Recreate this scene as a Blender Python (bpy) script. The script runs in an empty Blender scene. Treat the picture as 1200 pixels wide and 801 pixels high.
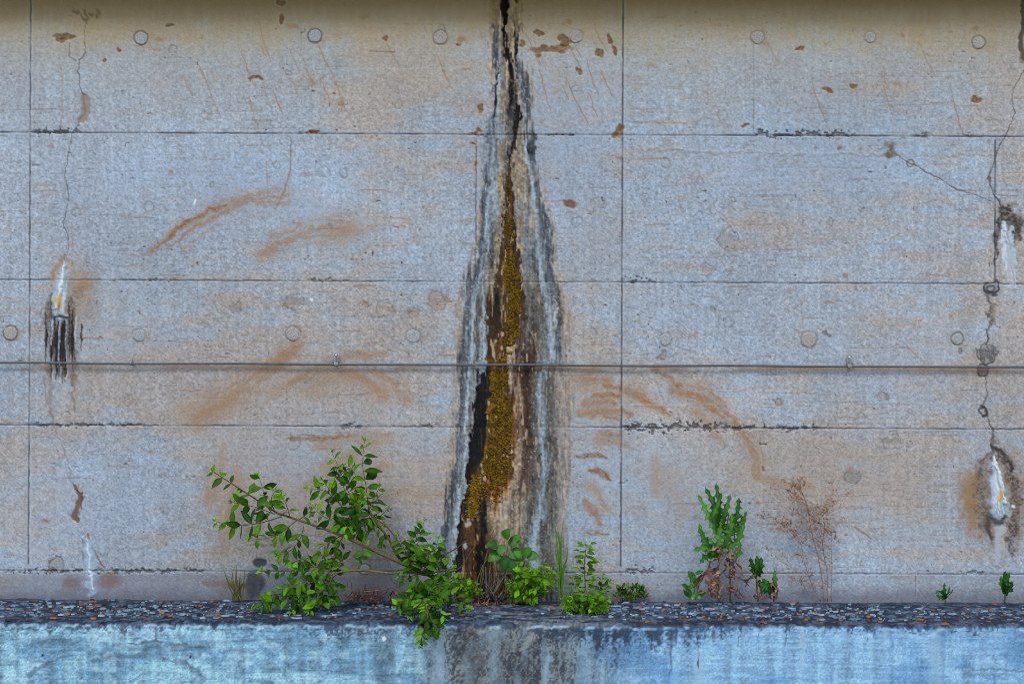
import bpy, math, random
import numpy as np
from mathutils import Vector

random.seed(7)
RNG = np.random.default_rng(11)
SC = bpy.context.scene
COL = SC.collection
F32 = np.float32

# ------------------------------------------------------------------ geometry of the view
S, D, TH = 285.0, 6.0, 0.0042            # wall pixels per metre, camera distance, camera roll
CT, ST = math.cos(TH), math.sin(TH)
CZ = (704 - 400.5) / S                   # camera height above the ledge
DEP = 0.476                              # depth of the ledge

def unroll(px, py):
    dx, dy = px - 600.0, py - 400.5
    return 600 + dx * CT + dy * ST, 400.5 - dx * ST + dy * CT

def roll(wx, wy):
    dx, dy = wx - 600.0, wy - 400.5
    return 600 + dx * CT - dy * ST, 400.5 + dx * ST + dy * CT

def at(px, py, Y=0.0):
    """world point that stands Y metres from the wall plane"""
    wx, wy = unroll(px, py)
    k = (D + Y) / D
    return Vector(((wx - 600) / S * k, Y, CZ + (400.5 - wy) / S * k))

def photo(X, Y, Z):
    k = D / (D + Y)
    return roll(600 + X * S * k, 400.5 - (Z - CZ) * S * k)

# ------------------------------------------------------------------ object helpers
def link(o, parent=None):
    COL.objects.link(o)
    if parent is not None:
        o.parent = parent
    return o

def thing(name, label, cat, loc=(0, 0, 0), group=None):
    o = bpy.data.objects.new(name, None)
    o.empty_display_size = 0.05
    o.location = loc
    link(o)
    return tag(o, label, cat, group)

def tag(o, label=None, cat=None, group=None, kind=None):
    if label: o['label'] = label
    if cat: o['category'] = cat
    if group: o['group'] = group
    if kind: o['kind'] = kind
    return o

class MB:
    """collects vertices, faces and a tint per vertex; build() links ONE mesh"""
    def __init__(self):
        self.v, self.f, self.t = [], [], []

    def add(self, vs, fs, tint=0.0):
        b = len(self.v)
        self.v.extend(tuple(p) for p in vs)
        self.f.extend(tuple(b + i for i in f) for f in fs)
        if isinstance(tint, (int, float)):
            self.t.extend([tint] * len(vs))
        else:
            self.t.extend(tint)

    def build(self, name, mat, parent=None, smooth=True):
        me = bpy.data.meshes.new(name)
        off = Vector((0, 0, 0)) if parent is None else parent.location
        me.from_pydata([(p[0] - off[0], p[1] - off[1], p[2] - off[2]) for p in self.v], [], self.f)
        at_ = me.attributes.new('tint', 'FLOAT', 'POINT')
        at_.data.foreach_set('value', np.array(self.t, dtype=F32))
        if smooth:
            me.polygons.foreach_set('use_smooth', np.ones(len(self.f), dtype=bool))
        me.materials.append(mat)
        me.update()
        return link(bpy.data.objects.new(name, me), parent)

def smooth_path(pts, sub=4):
    pts = [Vector(p) for p in pts]
    if len(pts) < 3:
        return [pts[0].lerp(pts[-1], i / sub) for i in range(sub + 1)]
    out = []
    P = [pts[0] * 2 - pts[1]] + pts + [pts[-1] * 2 - pts[-2]]
    for i in range(1, len(P) - 2):
        a, b, c, d = P[i - 1], P[i], P[i + 1], P[i + 2]
        for k in range(sub):
            t = k / sub
            out.append(0.5 * ((2 * b) + (c - a) * t + (2 * a - 5 * b + 4 * c - d) * t * t + (3 * b - a - 3 * c + d) * t ** 3))
    out.append(pts[-1])
    return out

def tube(mb, pts, r0, r1, n=6, tint=0.0, rough=0.0):
    m = len(pts)
    vs, fs = [], []
    for i, p in enumerate(pts):
        d = (pts[min(i + 1, m - 1)] - pts[max(i - 1, 0)])
        d = d.normalized() if d.length > 1e-9 else Vector((0, 0, 1))
        a = d.cross(Vector((0.3, 1, 0.1)))
        if a.length < 1e-3: a = d.cross(Vector((1, 0, 0)))
        a.normalize(); b = d.cross(a)
        r = r0 + (r1 - r0) * i / (m - 1)
        for k in range(n):
            w = 2 * math.pi * k / n
            rr = r * (1 + rough * random.uniform(-1, 1))
            vs.append(p + a * (rr * math.cos(w)) + b * (rr * math.sin(w)))
    for i in range(m - 1):
        for k in range(n):
            k2 = (k + 1) % n
            fs.append((i * n + k, i * n + k2, (i + 1) * n + k2, (i + 1) * n + k))
    fs.append(tuple(range(n - 1, -1, -1)))
    fs.append(tuple((m - 1) * n + k for k in range(n)))
    mb.add(vs, fs, tint)

PROF = {'ovate': [(0, .06), (.12, .52), (.3, .95), (.5, 1.0), (.72, .74), (.88, .38), (1, .02)],
        'round': [(0, .1), (.1, .6), (.28, 1.0), (.5, .98), (.72, .75), (.9, .35), (1, .03)],
        'narrow': [(0, .2), (.2, .6), (.4, 1.0), (.6, .95), (.8, .6), (.92, .3), (1, .02)]}

def leaf(mb, base, d, n, L, W, tint=0.3, fold=0.25, curl=0.25, shape='ovate', twist=0.0):
    d = d.normalized()
    side = d.cross(n)
    if side.length < 1e-3: side = d.cross(Vector((0.3, 0.2, 1)))
    side.normalize(); n = side.cross(d).normalized()
    vs, fs, ts = [], [], []
    for t, w in PROF[shape]:
        c = base + d * (L * t * (1 - 0.25 * curl * t)) - n * (curl * L * t * t)
        s2 = side * math.cos(twist * t) + n * math.sin(twist * t)
        hw = W * 0.5 * w
        vs += [c + s2 * hw + n * (fold * hw), c, c - s2 * hw + n * (fold * hw)]
        ts += [tint, min(1, tint + 0.12), tint]
    m = len(PROF[shape])
    for i in range(m - 1):
        a = i * 3
        fs += [(a, a + 1, a + 4, a + 3), (a + 1, a + 2, a + 5, a + 4)]
    mb.add(vs, fs, ts)

def spiny_leaf(mb, pts, W, n, tint=0.2, lobes=6, seed=0, kk=(.36, .60, 1.0, .34)):
    """deeply toothed leaf that follows a curved midrib"""
    rnd = random.Random(seed)
    path = smooth_path(pts, 8)
    m = lobes * 4
    def pos(t):
        x = t * (len(path) - 1); i = min(int(x), len(path) - 2)
        return path[i].lerp(path[i + 1], x - i), (path[i + 1] - path[i]).normalized()
    vs, fs, ts = [], [], []
    for i in range(m + 1):
        t = i / m
        c, d = pos(t)
        side = d.cross(n).normalized(); nn = side.cross(d)
        env = math.sin(math.pi * min(1, 0.12 + t * 0.86)) ** 0.6 * (1 - 0.35 * t)
        ph = i % 4
        k = kk[ph]
        back = [0, 0.06, -0.10, 0.0][ph] * W
        if i == m: k, env = 0.0, 0.02
        wl = W * 0.5 * env * k * rnd.uniform(.8, 1.25)
        wr = W * 0.5 * env * k * rnd.uniform(.8, 1.25)
        wv = rnd.uniform(-.25, .35)
        vs += [c + side * wl + nn * (wl * (.25 + wv)) + d * back, c + side * wl * .2, c - side * wr * .2, c - side * wr + nn * (wr * (.25 - wv)) + d * back]
        ts += [tint, min(1, tint + .35), min(1, tint + .35), tint]
    for i in range(m):
        a = i * 4
        for q in range(3):
            fs.append((a + q, a + q + 1, a + q + 5, a + q + 4))
    mb.add(vs, fs, ts)

# ------------------------------------------------------------------ materials
def new_mat(name):
    m = bpy.data.materials.new(name); m.use_nodes = True
    nt = m.node_tree; nt.nodes.clear()
    out = nt.nodes.new('ShaderNodeOutputMaterial')
    b = nt.nodes.new('ShaderNodeBsdfPrincipled')
    nt.links.new(b.outputs[0], out.inputs[0])
    return m, nt, b, out

def nd(nt, t, **kw):
    n = nt.nodes.new(t)
    for k, v in kw.items(): setattr(n, k, v)
    return n

def lin(c):
    c = np.asarray(c, dtype=F32) / 255.0
    return np.where(c <= 0.04045, c / 12.92, ((c + 0.055) / 1.055) ** 2.4)

E_WALL = np.array([0.835, 0.875, 0.975], dtype=F32)     # light that reaches the upright faces
E_TOP = np.array([1.45, 1.52, 1.62], dtype=F32)         # light that reaches the ledge top

def alb(c, e=E_WALL):
    a = np.clip(lin(c) / e, 0.004, 0.82)
    return (float(a[0]), float(a[1]), float(a[2]), 1)

def painted_concrete(name, rough=0.85, bump=0.5):
    """colour layers kept on the mesh, broken up by procedural grain and bump"""
    m, nt, b, out = new_mat(name)
    a = nd(nt, 'ShaderNodeAttribute', attribute_name='stain')
    tc = nd(nt, 'ShaderNodeTexCoord')
    n1 = nd(nt, 'ShaderNodeTexNoise'); n1.inputs['Scale'].default_value = 230; n1.inputs['Detail'].default_value = 5
    n2 = nd(nt, 'ShaderNodeTexNoise'); n2.inputs['Scale'].default_value = 45; n2.inputs['Detail'].default_value = 6
    v = nd(nt, 'ShaderNodeTexVoronoi'); v.inputs['Scale'].default_value = 130
    for x in (n1, n2, v): nt.links.new(tc.outputs['Object'], x.inputs['Vector'])
    r = nd(nt, 'ShaderNodeMapRange'); r.inputs[1].default_value = .3; r.inputs[2].default_value = .7
    r.inputs[3].default_value = .91; r.inputs[4].default_value = 1.09
    nt.links.new(n1.outputs[0], r.inputs[0])
    mx = nd(nt, 'ShaderNodeVectorMath', operation='SCALE')
    nt.links.new(a.outputs['Color'], mx.inputs[0]); nt.links.new(r.outputs[0], mx.inputs['Scale'])
    nt.links.new(mx.outputs[0], b.inputs['Base Color'])
    ad = nd(nt, 'ShaderNodeMath', operation='ADD'); nt.links.new(n1.outputs[0], ad.inputs[0]); nt.links.new(n2.outputs[0], ad.inputs[1])
    ad2 = nd(nt, 'ShaderNodeMath', operation='MULTIPLY_ADD'); nt.links.new(v.outputs['Distance'], ad2.inputs[0]); ad2.inputs[1].default_value = .5
    nt.links.new(ad.outputs[0], ad2.inputs[2])
    bp = nd(nt, 'ShaderNodeBump'); bp.inputs['Strength'].default_value = bump; bp.inputs['Distance'].default_value = 0.004
    nt.links.new(ad2.outputs[0], bp.inputs['Height']); nt.links.new(bp.outputs[0], b.inputs['Normal'])
    b.inputs['Roughness'].default_value = rough
    b.inputs['Specular IOR Level'].default_value = 0.25
    return m

def tinted(name, c0, c1, rough=0.6, trans=0.0, scale=60, var=0.35, bump=0.0, spec=0.3, e=E_WALL):
    """two colours mixed by the tint on the mesh, broken up by noise"""
    m, nt, b, out = new_mat(name)
    a = nd(nt, 'ShaderNodeAttribute', attribute_name='tint')
    tc = nd(nt, 'ShaderNodeTexCoord')
    n = nd(nt, 'ShaderNodeTexNoise'); n.inputs['Scale'].default_value = scale; n.inputs['Detail'].default_value = 4
    nt.links.new(tc.outputs['Object'], n.inputs['Vector'])
    mix = nd(nt, 'ShaderNodeMix', data_type='RGBA')
    nt.links.new(a.outputs['Fac'], mix.inputs[0])
    mix.inputs[6].default_value = alb(c0, e); mix.inputs[7].default_value = alb(c1, e)
    r = nd(nt, 'ShaderNodeMapRange'); r.inputs[1].default_value = .3; r.inputs[2].default_value = .7
    r.inputs[3].default_value = 1 - var; r.inputs[4].default_value = 1 + var
    nt.links.new(n.outputs[0], r.inputs[0])
    mx = nd(nt, 'ShaderNodeVectorMath', operation='SCALE')
    nt.links.new(mix.outputs[2], mx.inputs[0]); nt.links.new(r.outputs[0], mx.inputs['Scale'])
    nt.links.new(mx.outputs[0], b.inputs['Base Color'])
    b.inputs['Roughness'].default_value = rough
    b.inputs['Specular IOR Level'].default_value = spec
    if bump:
        bp = nd(nt, 'ShaderNodeBump'); bp.inputs['Strength'].default_value = bump; bp.inputs['Distance'].default_value = 0.003
        nt.links.new(n.outputs[0], bp.inputs['Height']); nt.links.new(bp.outputs[0], b.inputs['Normal'])
    if trans:
        t = nd(nt, 'ShaderNodeBsdfTranslucent'); nt.links.new(mx.outputs[0], t.inputs[0])
        ms = nd(nt, 'ShaderNodeMixShader'); ms.inputs[0].default_value = trans
        nt.links.new(b.outputs[0], ms.inputs[1]); nt.links.new(t.outputs[0], ms.inputs[2])
        nt.links.new(ms.outputs[0], out.inputs[0])
    return m

# ------------------------------------------------------------------ numpy noise and painting
TAB = RNG.random((64, 256, 256)).astype(F32)

def vn(x, y, seed=0):
    T = TAB[seed % 64]
    xf, yf = np.floor(x), np.floor(y)
    fx, fy = (x - xf).astype(F32), (y - yf).astype(F32)
    xi, yi = xf.astype(np.int32) & 255, yf.astype(np.int32) & 255
    x2, y2 = (xi + 1) & 255, (yi + 1) & 255
    u, v = fx * fx * (3 - 2 * fx), fy * fy * (3 - 2 * fy)
    a = T[yi, xi] * (1 - u) + T[yi, x2] * u
    b = T[y2, xi] * (1 - u) + T[y2, x2] * u
    return a * (1 - v) + b * v

def fbm(x, y, seed=0, octv=4, gain=.5):
    s, a, tot = 0, 1.0, 0
    for o in range(octv):
        s = s + a * vn(x * 2 ** o + 17.3 * o, y * 2 ** o + 9.1 * o, seed + o)
        tot += a; a *= gain
    return s / tot

def sst(x, a, b):
    t = np.clip((x - a) / (b - a), 0, 1)
    return t * t * (3 - 2 * t)

class Sheet:
    """a grid of painted surface: photo coordinates, colour (0-255) and relief (metres outward)"""
    def __init__(self, PX, PY):
        self.px, self.py = PX.astype(F32), PY.astype(F32)
        self.col = np.zeros(PX.shape + (3,), dtype=F32)
        self.h = np.zeros(PX.shape, dtype=F32)
        self.jx = (fbm(self.px / 7, self.py / 7, 40, 3) - .5)
        self.jy = (fbm(self.px / 7, self.py / 7, 44, 3) - .5)
        self.gr = vn(self.px / 2.1, self.py / 1.8, 50)

    def win(self, x0, x1, y0, y1):
        r = np.where((self.py[:, self.px.shape[1] // 2] > y0 - 8) & (self.py[:, self.px.shape[1] // 2] < y1 + 8))[0]
        c = np.where((self.px[self.px.shape[0] // 2] > x0 - 6) & (self.px[self.px.shape[0] // 2] < x1 + 6))[0]
        if len(r) == 0 or len(c) == 0: return None
        return slice(r[0], r[-1] + 1), slice(c[0], c[-1] + 1)

    def over(self, m, c, w=None):
        c = np.asarray(c, dtype=F32)
        if w is None:
            self.col += (c - self.col) * m[..., None]
        else:
            self.col[w] += (c - self.col[w]) * m[..., None]

    def stroke(self, pts, wid, c, a=1.0, soft=.5, jit=2.0, depth=0.0, streak=0.0, grain=0.0):
        """wid: one half-width or one per point"""
        pts = np.array(pts, dtype=F32)
        wid = np.full(len(pts), wid, dtype=F32) if np.isscalar(wid) else np.array(wid, dtype=F32)
        mw = wid.max() * (1 + soft) + jit + 3
        w = self.win(pts[:, 0].min() - mw, pts[:, 0].max() + mw, pts[:, 1].min() - mw, pts[:, 1].max() + mw)
        if w is None: return
        x = self.px[w] + self.jx[w] * jit * 2; y = self.py[w] + self.jy[w] * jit * 2
        best = np.full(x.shape, 1e9, dtype=F32); bw = np.ones_like(best); along = np.zeros_like(best); off = np.zeros_like(best)
        acc = 0.0
        for i in range(len(pts) - 1):
            ax, ay = pts[i]; bx, by = pts[i + 1]
            L = math.hypot(bx - ax, by - ay) + 1e-6
            ux, uy = (bx - ax) / L, (by - ay) / L
            s = np.clip((x - ax) * ux + (y - ay) * uy, 0, L)
            dd = np.hypot(x - ax - s * ux, y - ay - s * uy)
            k = dd < best
            best = np.where(k, dd, best)
            bw = np.where(k, wid[i] + (wid[i + 1] - wid[i]) * s / L, bw)
            along = np.where(k, acc + s, along)
            off = np.where(k, (x - ax) * uy - (y - ay) * ux, off)
            acc += L
        bw = np.maximum(bw, .3)
        m = 1 - sst(best / bw, 1 - soft, 1 + soft)
        if streak:
            m = m * (1 - streak + streak * sst(vn(along / 26, off / 1.7, 31) * .6 + vn(along / 60, off / 4.2, 33) * .4, .33, .6))
        if grain:
            m = m * (1 - grain + grain * sst(self.gr[w], .3, .7))
        self.over(m * a, c, w)
        if depth:
            self.h[w] += depth * m

    def blob(self, cx, cy, rx, ry, c, a=1.0, soft=.25, jit=4.0, depth=0.0, ang=0.0, grain=0.0):
        mw = max(rx, ry) * (1 + soft) + jit + 2
        w = self.win(cx - mw, cx + mw, cy - mw, cy + mw)
        if w is None: return
        x = self.px[w] + self.jx[w] * jit * 2 - cx; y = self.py[w] + self.jy[w] * jit * 2 - cy
        ca, sa = math.cos(ang), math.sin(ang)
        r = np.hypot((x * ca + y * sa) / rx, (-x * sa + y * ca) / ry)
        m = 1 - sst(r, 1 - soft, 1 + soft)
        if grain: m = m * (1 - grain + grain * sst(self.gr[w], .3, .7))
        self.over(m * a, c, w)
        if depth: self.h[w] += depth * m

    def ring(self, cx, cy, r, wd, c, a=1.0, depth=0.0, jit=1.0):
        w = self.win(cx - r - 6, cx + r + 6, cy - r - 6, cy + r + 6)
        if w is None: return
        x = self.px[w] + self.jx[w] * jit * 2 - cx; y = self.py[w] + self.jy[w] * jit * 2 - cy
        m = 1 - sst(np.abs(np.hypot(x, y) - r) / wd, .4, 1.4)
        self.over(m * a, c, w)
        if depth: self.h[w] += depth * m

def axis(lo, a, b, hi, step=1.0):
    mid = np.arange(a, b + step / 2, step)
    def ext(end, ref):
        out, s, x = [], 1.1, ref
        sg = 1 if end > ref else -1
        while (end - x) * sg > 0:
            x += sg * s; s = min(s * 1.012, 4.0); out.append(x)
        return out
    return np.array(ext(lo, a)[::-1] + list(mid) + ext(hi, b), dtype=np.float64)

def grid_object(name, V, colour, mat, parent=None, extra=None):
    """V: (H,W,3) world points; colour: (H,W,3) linear"""
    H, W = V.shape[:2]
    idx = np.arange(H * W, dtype=np.int32).reshape(H, W)
    q = np.stack([idx[:-1, :-1], idx[1:, :-1], idx[1:, 1:], idx[:-1, 1:]], -1).reshape(-1, 4)
    verts, cols = V.reshape(-1, 3), colour.reshape(-1, 3)
    if extra is not None:
        ev, ef, ec = extra
        q = np.concatenate([q, np.array(ef, dtype=np.int32) + len(verts)])
        verts = np.concatenate([verts, np.array(ev)]); cols = np.concatenate([cols, np.tile(np.array(ec, dtype=F32), (len(ev), 1))])
    me = bpy.data.meshes.new(name)
    me.vertices.add(len(verts)); me.vertices.foreach_set('co', verts.astype(F32).ravel())
    me.loops.add(q.size); me.loops.foreach_set('vertex_index', q.ravel())
    me.polygons.add(len(q)); me.polygons.foreach_set('loop_start', np.arange(0, q.size, 4, dtype=np.int32))
    sm = np.ones(len(q), dtype=bool)
    if extra is not None: sm[-len(extra[1]):] = False
    me.polygons.foreach_set('use_smooth', sm)
    me.update(calc_edges=True)
    a = me.color_attributes.new('stain', 'FLOAT_COLOR', 'POINT')
    rgba = np.ones((len(verts), 4), dtype=F32); rgba[:, :3] = cols
    a.data.foreach_set('color', rgba.ravel())
    me.materials.append(mat)
    return link(bpy.data.objects.new(name, me), parent)

BOXF = [(0, 1, 2, 3), (7, 6, 5, 4), (0, 4, 5, 1), (1, 5, 6, 2), (2, 6, 7, 3), (3, 7, 4, 0)]
def boxv(x0, x1, y0, y1, z0, z1):
    return [(x0, y0, z0), (x0, y1, z0), (x1, y1, z0), (x1, y0, z0), (x0, y0, z1), (x0, y1, z1), (x1, y1, z1), (x1, y0, z1)]

# ================================================================== THE TALL WALL
wx = axis(-760, -14, 1214, 1960); wy = axis(-22, -22, 712, 712)
WX, WY = np.meshgrid(wx, wy)
PX, PY = roll(WX, WY)
w = Sheet(PX, PY)
x, y = w.px, w.py

# --- the bare concrete
tan = sst(fbm(x / 150, y / 90, 1, 4) * .62 + fbm(x / 46, y / 13, 5, 4) * .38
          + .05 * np.exp(-((y - 470) / 130) ** 2) - .02, .40, .64)
blue = sst(fbm(x / 75, y / 50, 9, 4), .52, .66)
b0, b1, b2 = (np.array(c, dtype=F32) for c in ((151, 164, 182), (161, 155, 154), (154, 176, 202)))
w.col[:] = b0 + (b1 - b0) * (tan * .85)[..., None]
w.col += (b2 - w.col) * (blue * .45 * (1 - tan * .6))[..., None]
big = fbm(x / 200, y / 160, 13, 3)
w.col *= (1 + .16 * (big - .5))[..., None]
# board grain and scratches that run along the shutter boards
sc1 = sst(vn(x / 50, y / 1.5, 20), .80, .93) * sst(fbm(x / 130, y / 60, 21, 3), .42, .6)
w.over(sc1 * .36, (126, 110, 100)); w.h -= .0006 * sc1
sc2 = sst(vn(x / 22, y / 1.3, 23), .84, .95) * sst(fbm(x / 90, y / 80, 24, 3), .45, .6)
w.over(sc2 * .34, (120, 104, 96))
w.h += .0006 * (fbm(x / 60, y / 2.2, 26, 3) - .5)
# slight streaks of rain
rain = fbm(x / 4, y / 120, 28, 3) - .5
w.col *= (1 + .10 * rain)[..., None]
# blotchy brown weathering in flecks
fl = sst(fbm(x / 9, y / 5, 30, 4), .56, .68) * sst(fbm(x / 110, y / 70, 33, 3) + .06 * np.exp(-((y - 420) / 120) ** 2), .46, .62)
w.over(fl * .18, (148, 132, 122))
# grain and pits
g1, g2, g3 = w.gr, vn(x / 3.6, y / 3.1, 51), vn(x / 1.3, y / 1.3, 52)
worm = np.abs(fbm(x / 3.3, y / 2.7, 53, 2) - .5) * 2
wm = 1 - sst(worm, .02, .17)
w.over(wm * (.04 + .18 * sst(fbm(x / 60, y / 45, 57, 3), .4, .62)), (104, 96, 98)); w.h -= .0005 * wm
w.col *= (1 + .20 * (g1 - .5) + .04 * (g2 - .5) + .22 * (g3 - .5) )[..., None]
pit = sst(vn(x / 4.2, y / 3.8, 55), .93, .985) * sst(fbm(x / 80, y / 60, 56, 2), .42, .58)
w.over(pit * .75, (82, 66, 60)); w.h -= .004 * pit
w.h += .0016 * (fbm(x / 26, y / 22, 58, 4, .5) - .5) + .006 * (fbm(x / 240, y / 160, 60, 2) - .5) + .0004 * (g1 - .5)

# --- ochre dirt washed from the coping
och = 1 - sst(y + 26 * (fbm(x / 40, y / 30, 3, 3) - .5) + 12 * (vn(x / 3, y / 40, 7) - .5), 8, 74)
w.over(och * .85, (156, 134, 84))
w.over((1 - sst(y + 7 * (vn(x / 4, y / 20, 8) - .5) + 10 * (fbm(x / 30, y / 20, 10, 3) - .5), 0, 30)) * .7, (112, 88, 40))
w.over((1 - sst(y + 60 * (fbm(x / 60, y / 50, 11, 3) - .5), 30, 180)) * .42, (160, 152, 138))
# darker damp strip along the foot
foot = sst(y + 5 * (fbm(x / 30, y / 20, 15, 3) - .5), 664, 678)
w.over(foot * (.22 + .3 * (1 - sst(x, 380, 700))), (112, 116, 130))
w.over(sst(y + 9 * (fbm(x / 12, y / 30, 18, 3) - .5), 684, 704) * .5, (78, 82, 98))  # contact shade at the ledge, painted over the damp strip
w.over((np.exp(-((x - 450) / 85) ** 2) * sst(y + 40 * (fbm(x / 30, y / 30, 19, 3) - .5), 590, 690)) * .38, (92, 94, 106))  # sooty smudge behind the shrub, partly shade painted into the colour
for cx_, cy_, rx_, ry_, a_ in ((1090, 420, 130, 60, .22), (560, 560, 60, 60, .2), (420, 560, 120, 45, .35), (960, 560, 90, 40, .4), (1060, 590, 70, 60, .3), (300, 540, 90, 60, .25), (700, 470, 50, 60, .35), (700, 300, 60, 60, .2), (140, 400, 60, 70, .3), (1180, 560, 40, 80, .3)):
    w.blob(cx_, cy_, rx_, ry_, (158, 144, 134), a_ * .8, .8, 24, grain=.5)
for cx_, cy_, rx_, ry_, a_ in ((260, 215, 150, 40, .35), (650, 150, 80, 60, .4), (330, 530, 60, 40, .3), (770, 560, 60, 45, .45), (960, 190, 140, 50, .3), (60, 600, 60, 70, .35), (820, 640, 90, 40, .4), (370, 250, 30, 15, .5), (700, 560, 30, 60, .4)):
    w.blob(cx_, cy_, rx_, ry_, (152, 178, 212), a_, .8, 20, grain=.4)

# --- rust brushed on in arcs by swinging branches
R1, R2, R3 = (142, 104, 70), (150, 120, 92), (132, 102, 80)
for pts, wd, c, a, so, stk in [
    ([(178, 292), (215, 262), (255, 243), (290, 234), (332, 231)], [2, 4, 7, 8, 7], R1, .65, .7, .7),
    ([(184, 290), (222, 258), (264, 240)], [1.2, 2.2, 1.6], (128, 88, 50), .75, .4, .3),
    ([(196, 290), (232, 265), (270, 247)], [1, 2, 1.5], R1, .6, .4, .3),
    ([(212, 292), (250, 268)], [1, 1.5], R2, .5, .5, .2),
    ([(305, 300), (325, 283), (352, 273), (398, 268)], [5, 9, 11, 12], R1, .6, .7, .5),
    ([(400, 270), (440, 265)], [10, 8], R2, .35, .9, .6),
    ([(232, 490), (262, 468), (298, 445), (345, 408)], [12, 13, 10, 7], R1, .62, .7, .6),
    ([(225, 476), (270, 470)], [14, 14], R2, .35, .9, .6),
    ([(318, 463), (345, 443), (388, 432)], [4, 9, 7], R2, .45, .8, .6),
    ([(340, 447), (362, 436)], [3, 3], R1, .5, .6, .4),
    ([(365, 455), (390, 440), (428, 444), (440, 457)], [9, 13, 11, 8], R2, .5, .8, .6),
    ([(400, 437), (425, 440), (450, 462)], [3, 6, 4], R1, .5, .6, .6),
    ([(440, 434), (462, 446), (478, 468)], [4, 7, 5], R1, .5, .7, .6),
    ([(398, 418), (425, 414), (452, 414)], [2, 4, 2], R1, .55, .6, .5),
    ([(330, 420), (345, 408), (352, 402)], [6, 6, 4], R1, .4, .8, .7),
    ([(338, 514), (375, 514), (396, 512), (418, 511)], [1.2, 1.8, 1.8, 1], (120, 88, 66), .75, .5, .2),
    ([(372, 522), (420, 512), (458, 511)], [4, 8, 4], R2, .5, .7, .7),
    ([(380, 545), (420, 528), (452, 512)], [4, 5, 4], R2, .5, .7, .6),
    ([(360, 570), (395, 545)], [4, 4], R2, .4, .7, .6),
    ([(425, 555), (450, 545)], [4, 5], R2, .5, .7, .5),
    ([(246, 582), (255, 550), (262, 524)], [6, 5, 2], R2, .6, .6, .5),
    ([(270, 600), (275, 560), (277, 550)], [8, 9, 3], R2, .5, .7, .6),
    ([(262, 640), (268, 600)], [8, 8], R2, .4, .8, .6),
    ([(445, 585), (470, 575), (510, 580)], [4, 9, 4], R2, .35, .8, .6),
    ([(430, 505), (440, 470), (455, 455)], [8, 12, 8], R2, .25, .9, .7),
    ([(790, 456), (820, 463), (838, 474), (862, 497)], [6, 11, 10, 3], R1, .72, .6, .55),
    ([(862, 497), (880, 520), (889, 540), (886, 558)], [4, 8, 8, 4], R1, .6, .7, .5),
    ([(727, 456), (750, 463), (768, 475), (785, 485)], [2, 6, 4, 1.5], R1, .72, .5, .5),
    ([(708, 453), (727, 455)], [2, 2], R1, .7, .5, .3),
    ([(682, 444), (700, 443), (714, 446)], [8, 9, 4], R1, .55, .7, .5),
    ([(695, 463), (712, 462), (727, 463)], [1.5, 2.4, 2], R1, .75, .5, .3),
    ([(685, 472), (705, 469), (722, 471)], [3, 5, 2], R1, .6, .6, .5),
    ([(680, 484), (700, 481), (727, 482)], [5, 6, 3], R1, .6, .6, .5),
    ([(707, 488), (725, 491)], [1.5, 1.5], R1, .6, .5, .3),
    ([(728, 482), (742, 488)], [2, 2], R1, .6, .6, .3),
    ([(704, 507), (726, 509)], [2, 2], R1, .6, .5, .3),
    ([(702, 516), (722, 513), (740, 525)], [5, 6, 2], R2, .55, .7, .5),
    ([(676, 534), (700, 533), (712, 536)], [2, 2.5, 1.2], (128, 94, 66), .7, .5, .3),
    ([(691, 550), (704, 554), (716, 562)], [1.5, 3, 1.2], (132, 96, 64), .8, .4, .3),
    ([(690, 568), (703, 580), (712, 594)], [4, 4, 3], R2, .5, .7, .5),
    ([(686, 588), (697, 600), (704, 613)], [3, 5, 3], R3, .65, .6, .5),
    ([(690, 625), (712, 625)], [1.4, 1], R3, .7, .5, .2),
    ([(765, 432), (785, 443), (798, 454)], [1, 1.8, 1], R3, .6, .5, .2),
    ([(815, 484), (832, 498), (850, 522)], [4, 5, 3], R2, .45, .7, .5),
    ([(890, 560), (920, 566), (950, 570)], [3, 4, 3], R2, .4, .8, .5),
    ([(768, 540), (770, 575)], [4, 6], R2, .35, .9, .5),
    ([(785, 560), (800, 590)], [12, 14], R2, .25, .9, .5),
]:
    w.stroke(pts, [q * 1.25 for q in wd], c, min(1, a * (1.3 if pts[0][0] > 600 else 1.1)), min(.95, so * 1.25), 4.0, 0, min(.85, stk * 1.15), .55)
    if stk >= .5: w.stroke(pts, [q * 2.2 for q in wd], (156, 138, 122), a * .38, .95, 8, 0, .5, .5)
# fine rusty scratches raking down the top board
rs = random.Random(3)
for i in range(46):
    sx = rs.choice((rs.uniform(180, 420), rs.uniform(400, 700), rs.uniform(620, 725), rs.uniform(880, 1160)))
    sy = rs.uniform(25, 120); L = rs.uniform(12, 60)
    k = rs.uniform(.25, .5)
    w.stroke([(sx, sy), (sx + k * L * .5, sy + L * .55), (sx + k * L * 1.05, sy + L)], [.5, .9, .5], (140, 104, 82), rs.uniform(.3, .7), .5, 1.5, 0, 0, .5)
for i in range(70):
    sx, sy, L = rs.uniform(35, 1190), rs.uniform(165, 660), rs.uniform(6, 34)
    w.stroke([(sx, sy), (sx + L, sy + rs.uniform(-1, 1))], [.6, .8], (122, 94, 80), rs.uniform(.3, .7), .5, 1, 0, 0, .4)
for i in range(60):
    sx, sy = rs.uniform(35, 1190), rs.choice((rs.uniform(15, 140), rs.uniform(170, 660)))
    w.blob(sx, sy, rs.uniform(2, 7), rs.uniform(1.2, 3), (140, 104, 74), rs.uniform(.25, .6), .5, 4)
for i in range(46):      # faint scaly patches with a dark rim
    sx, sy = rs.uniform(40, 1190), rs.uniform(30, 660)
    w.ring(sx, sy, rs.uniform(2.5, 7), 1.0, (112, 106, 108), rs.uniform(.25, .5), -.001, 3)

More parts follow.
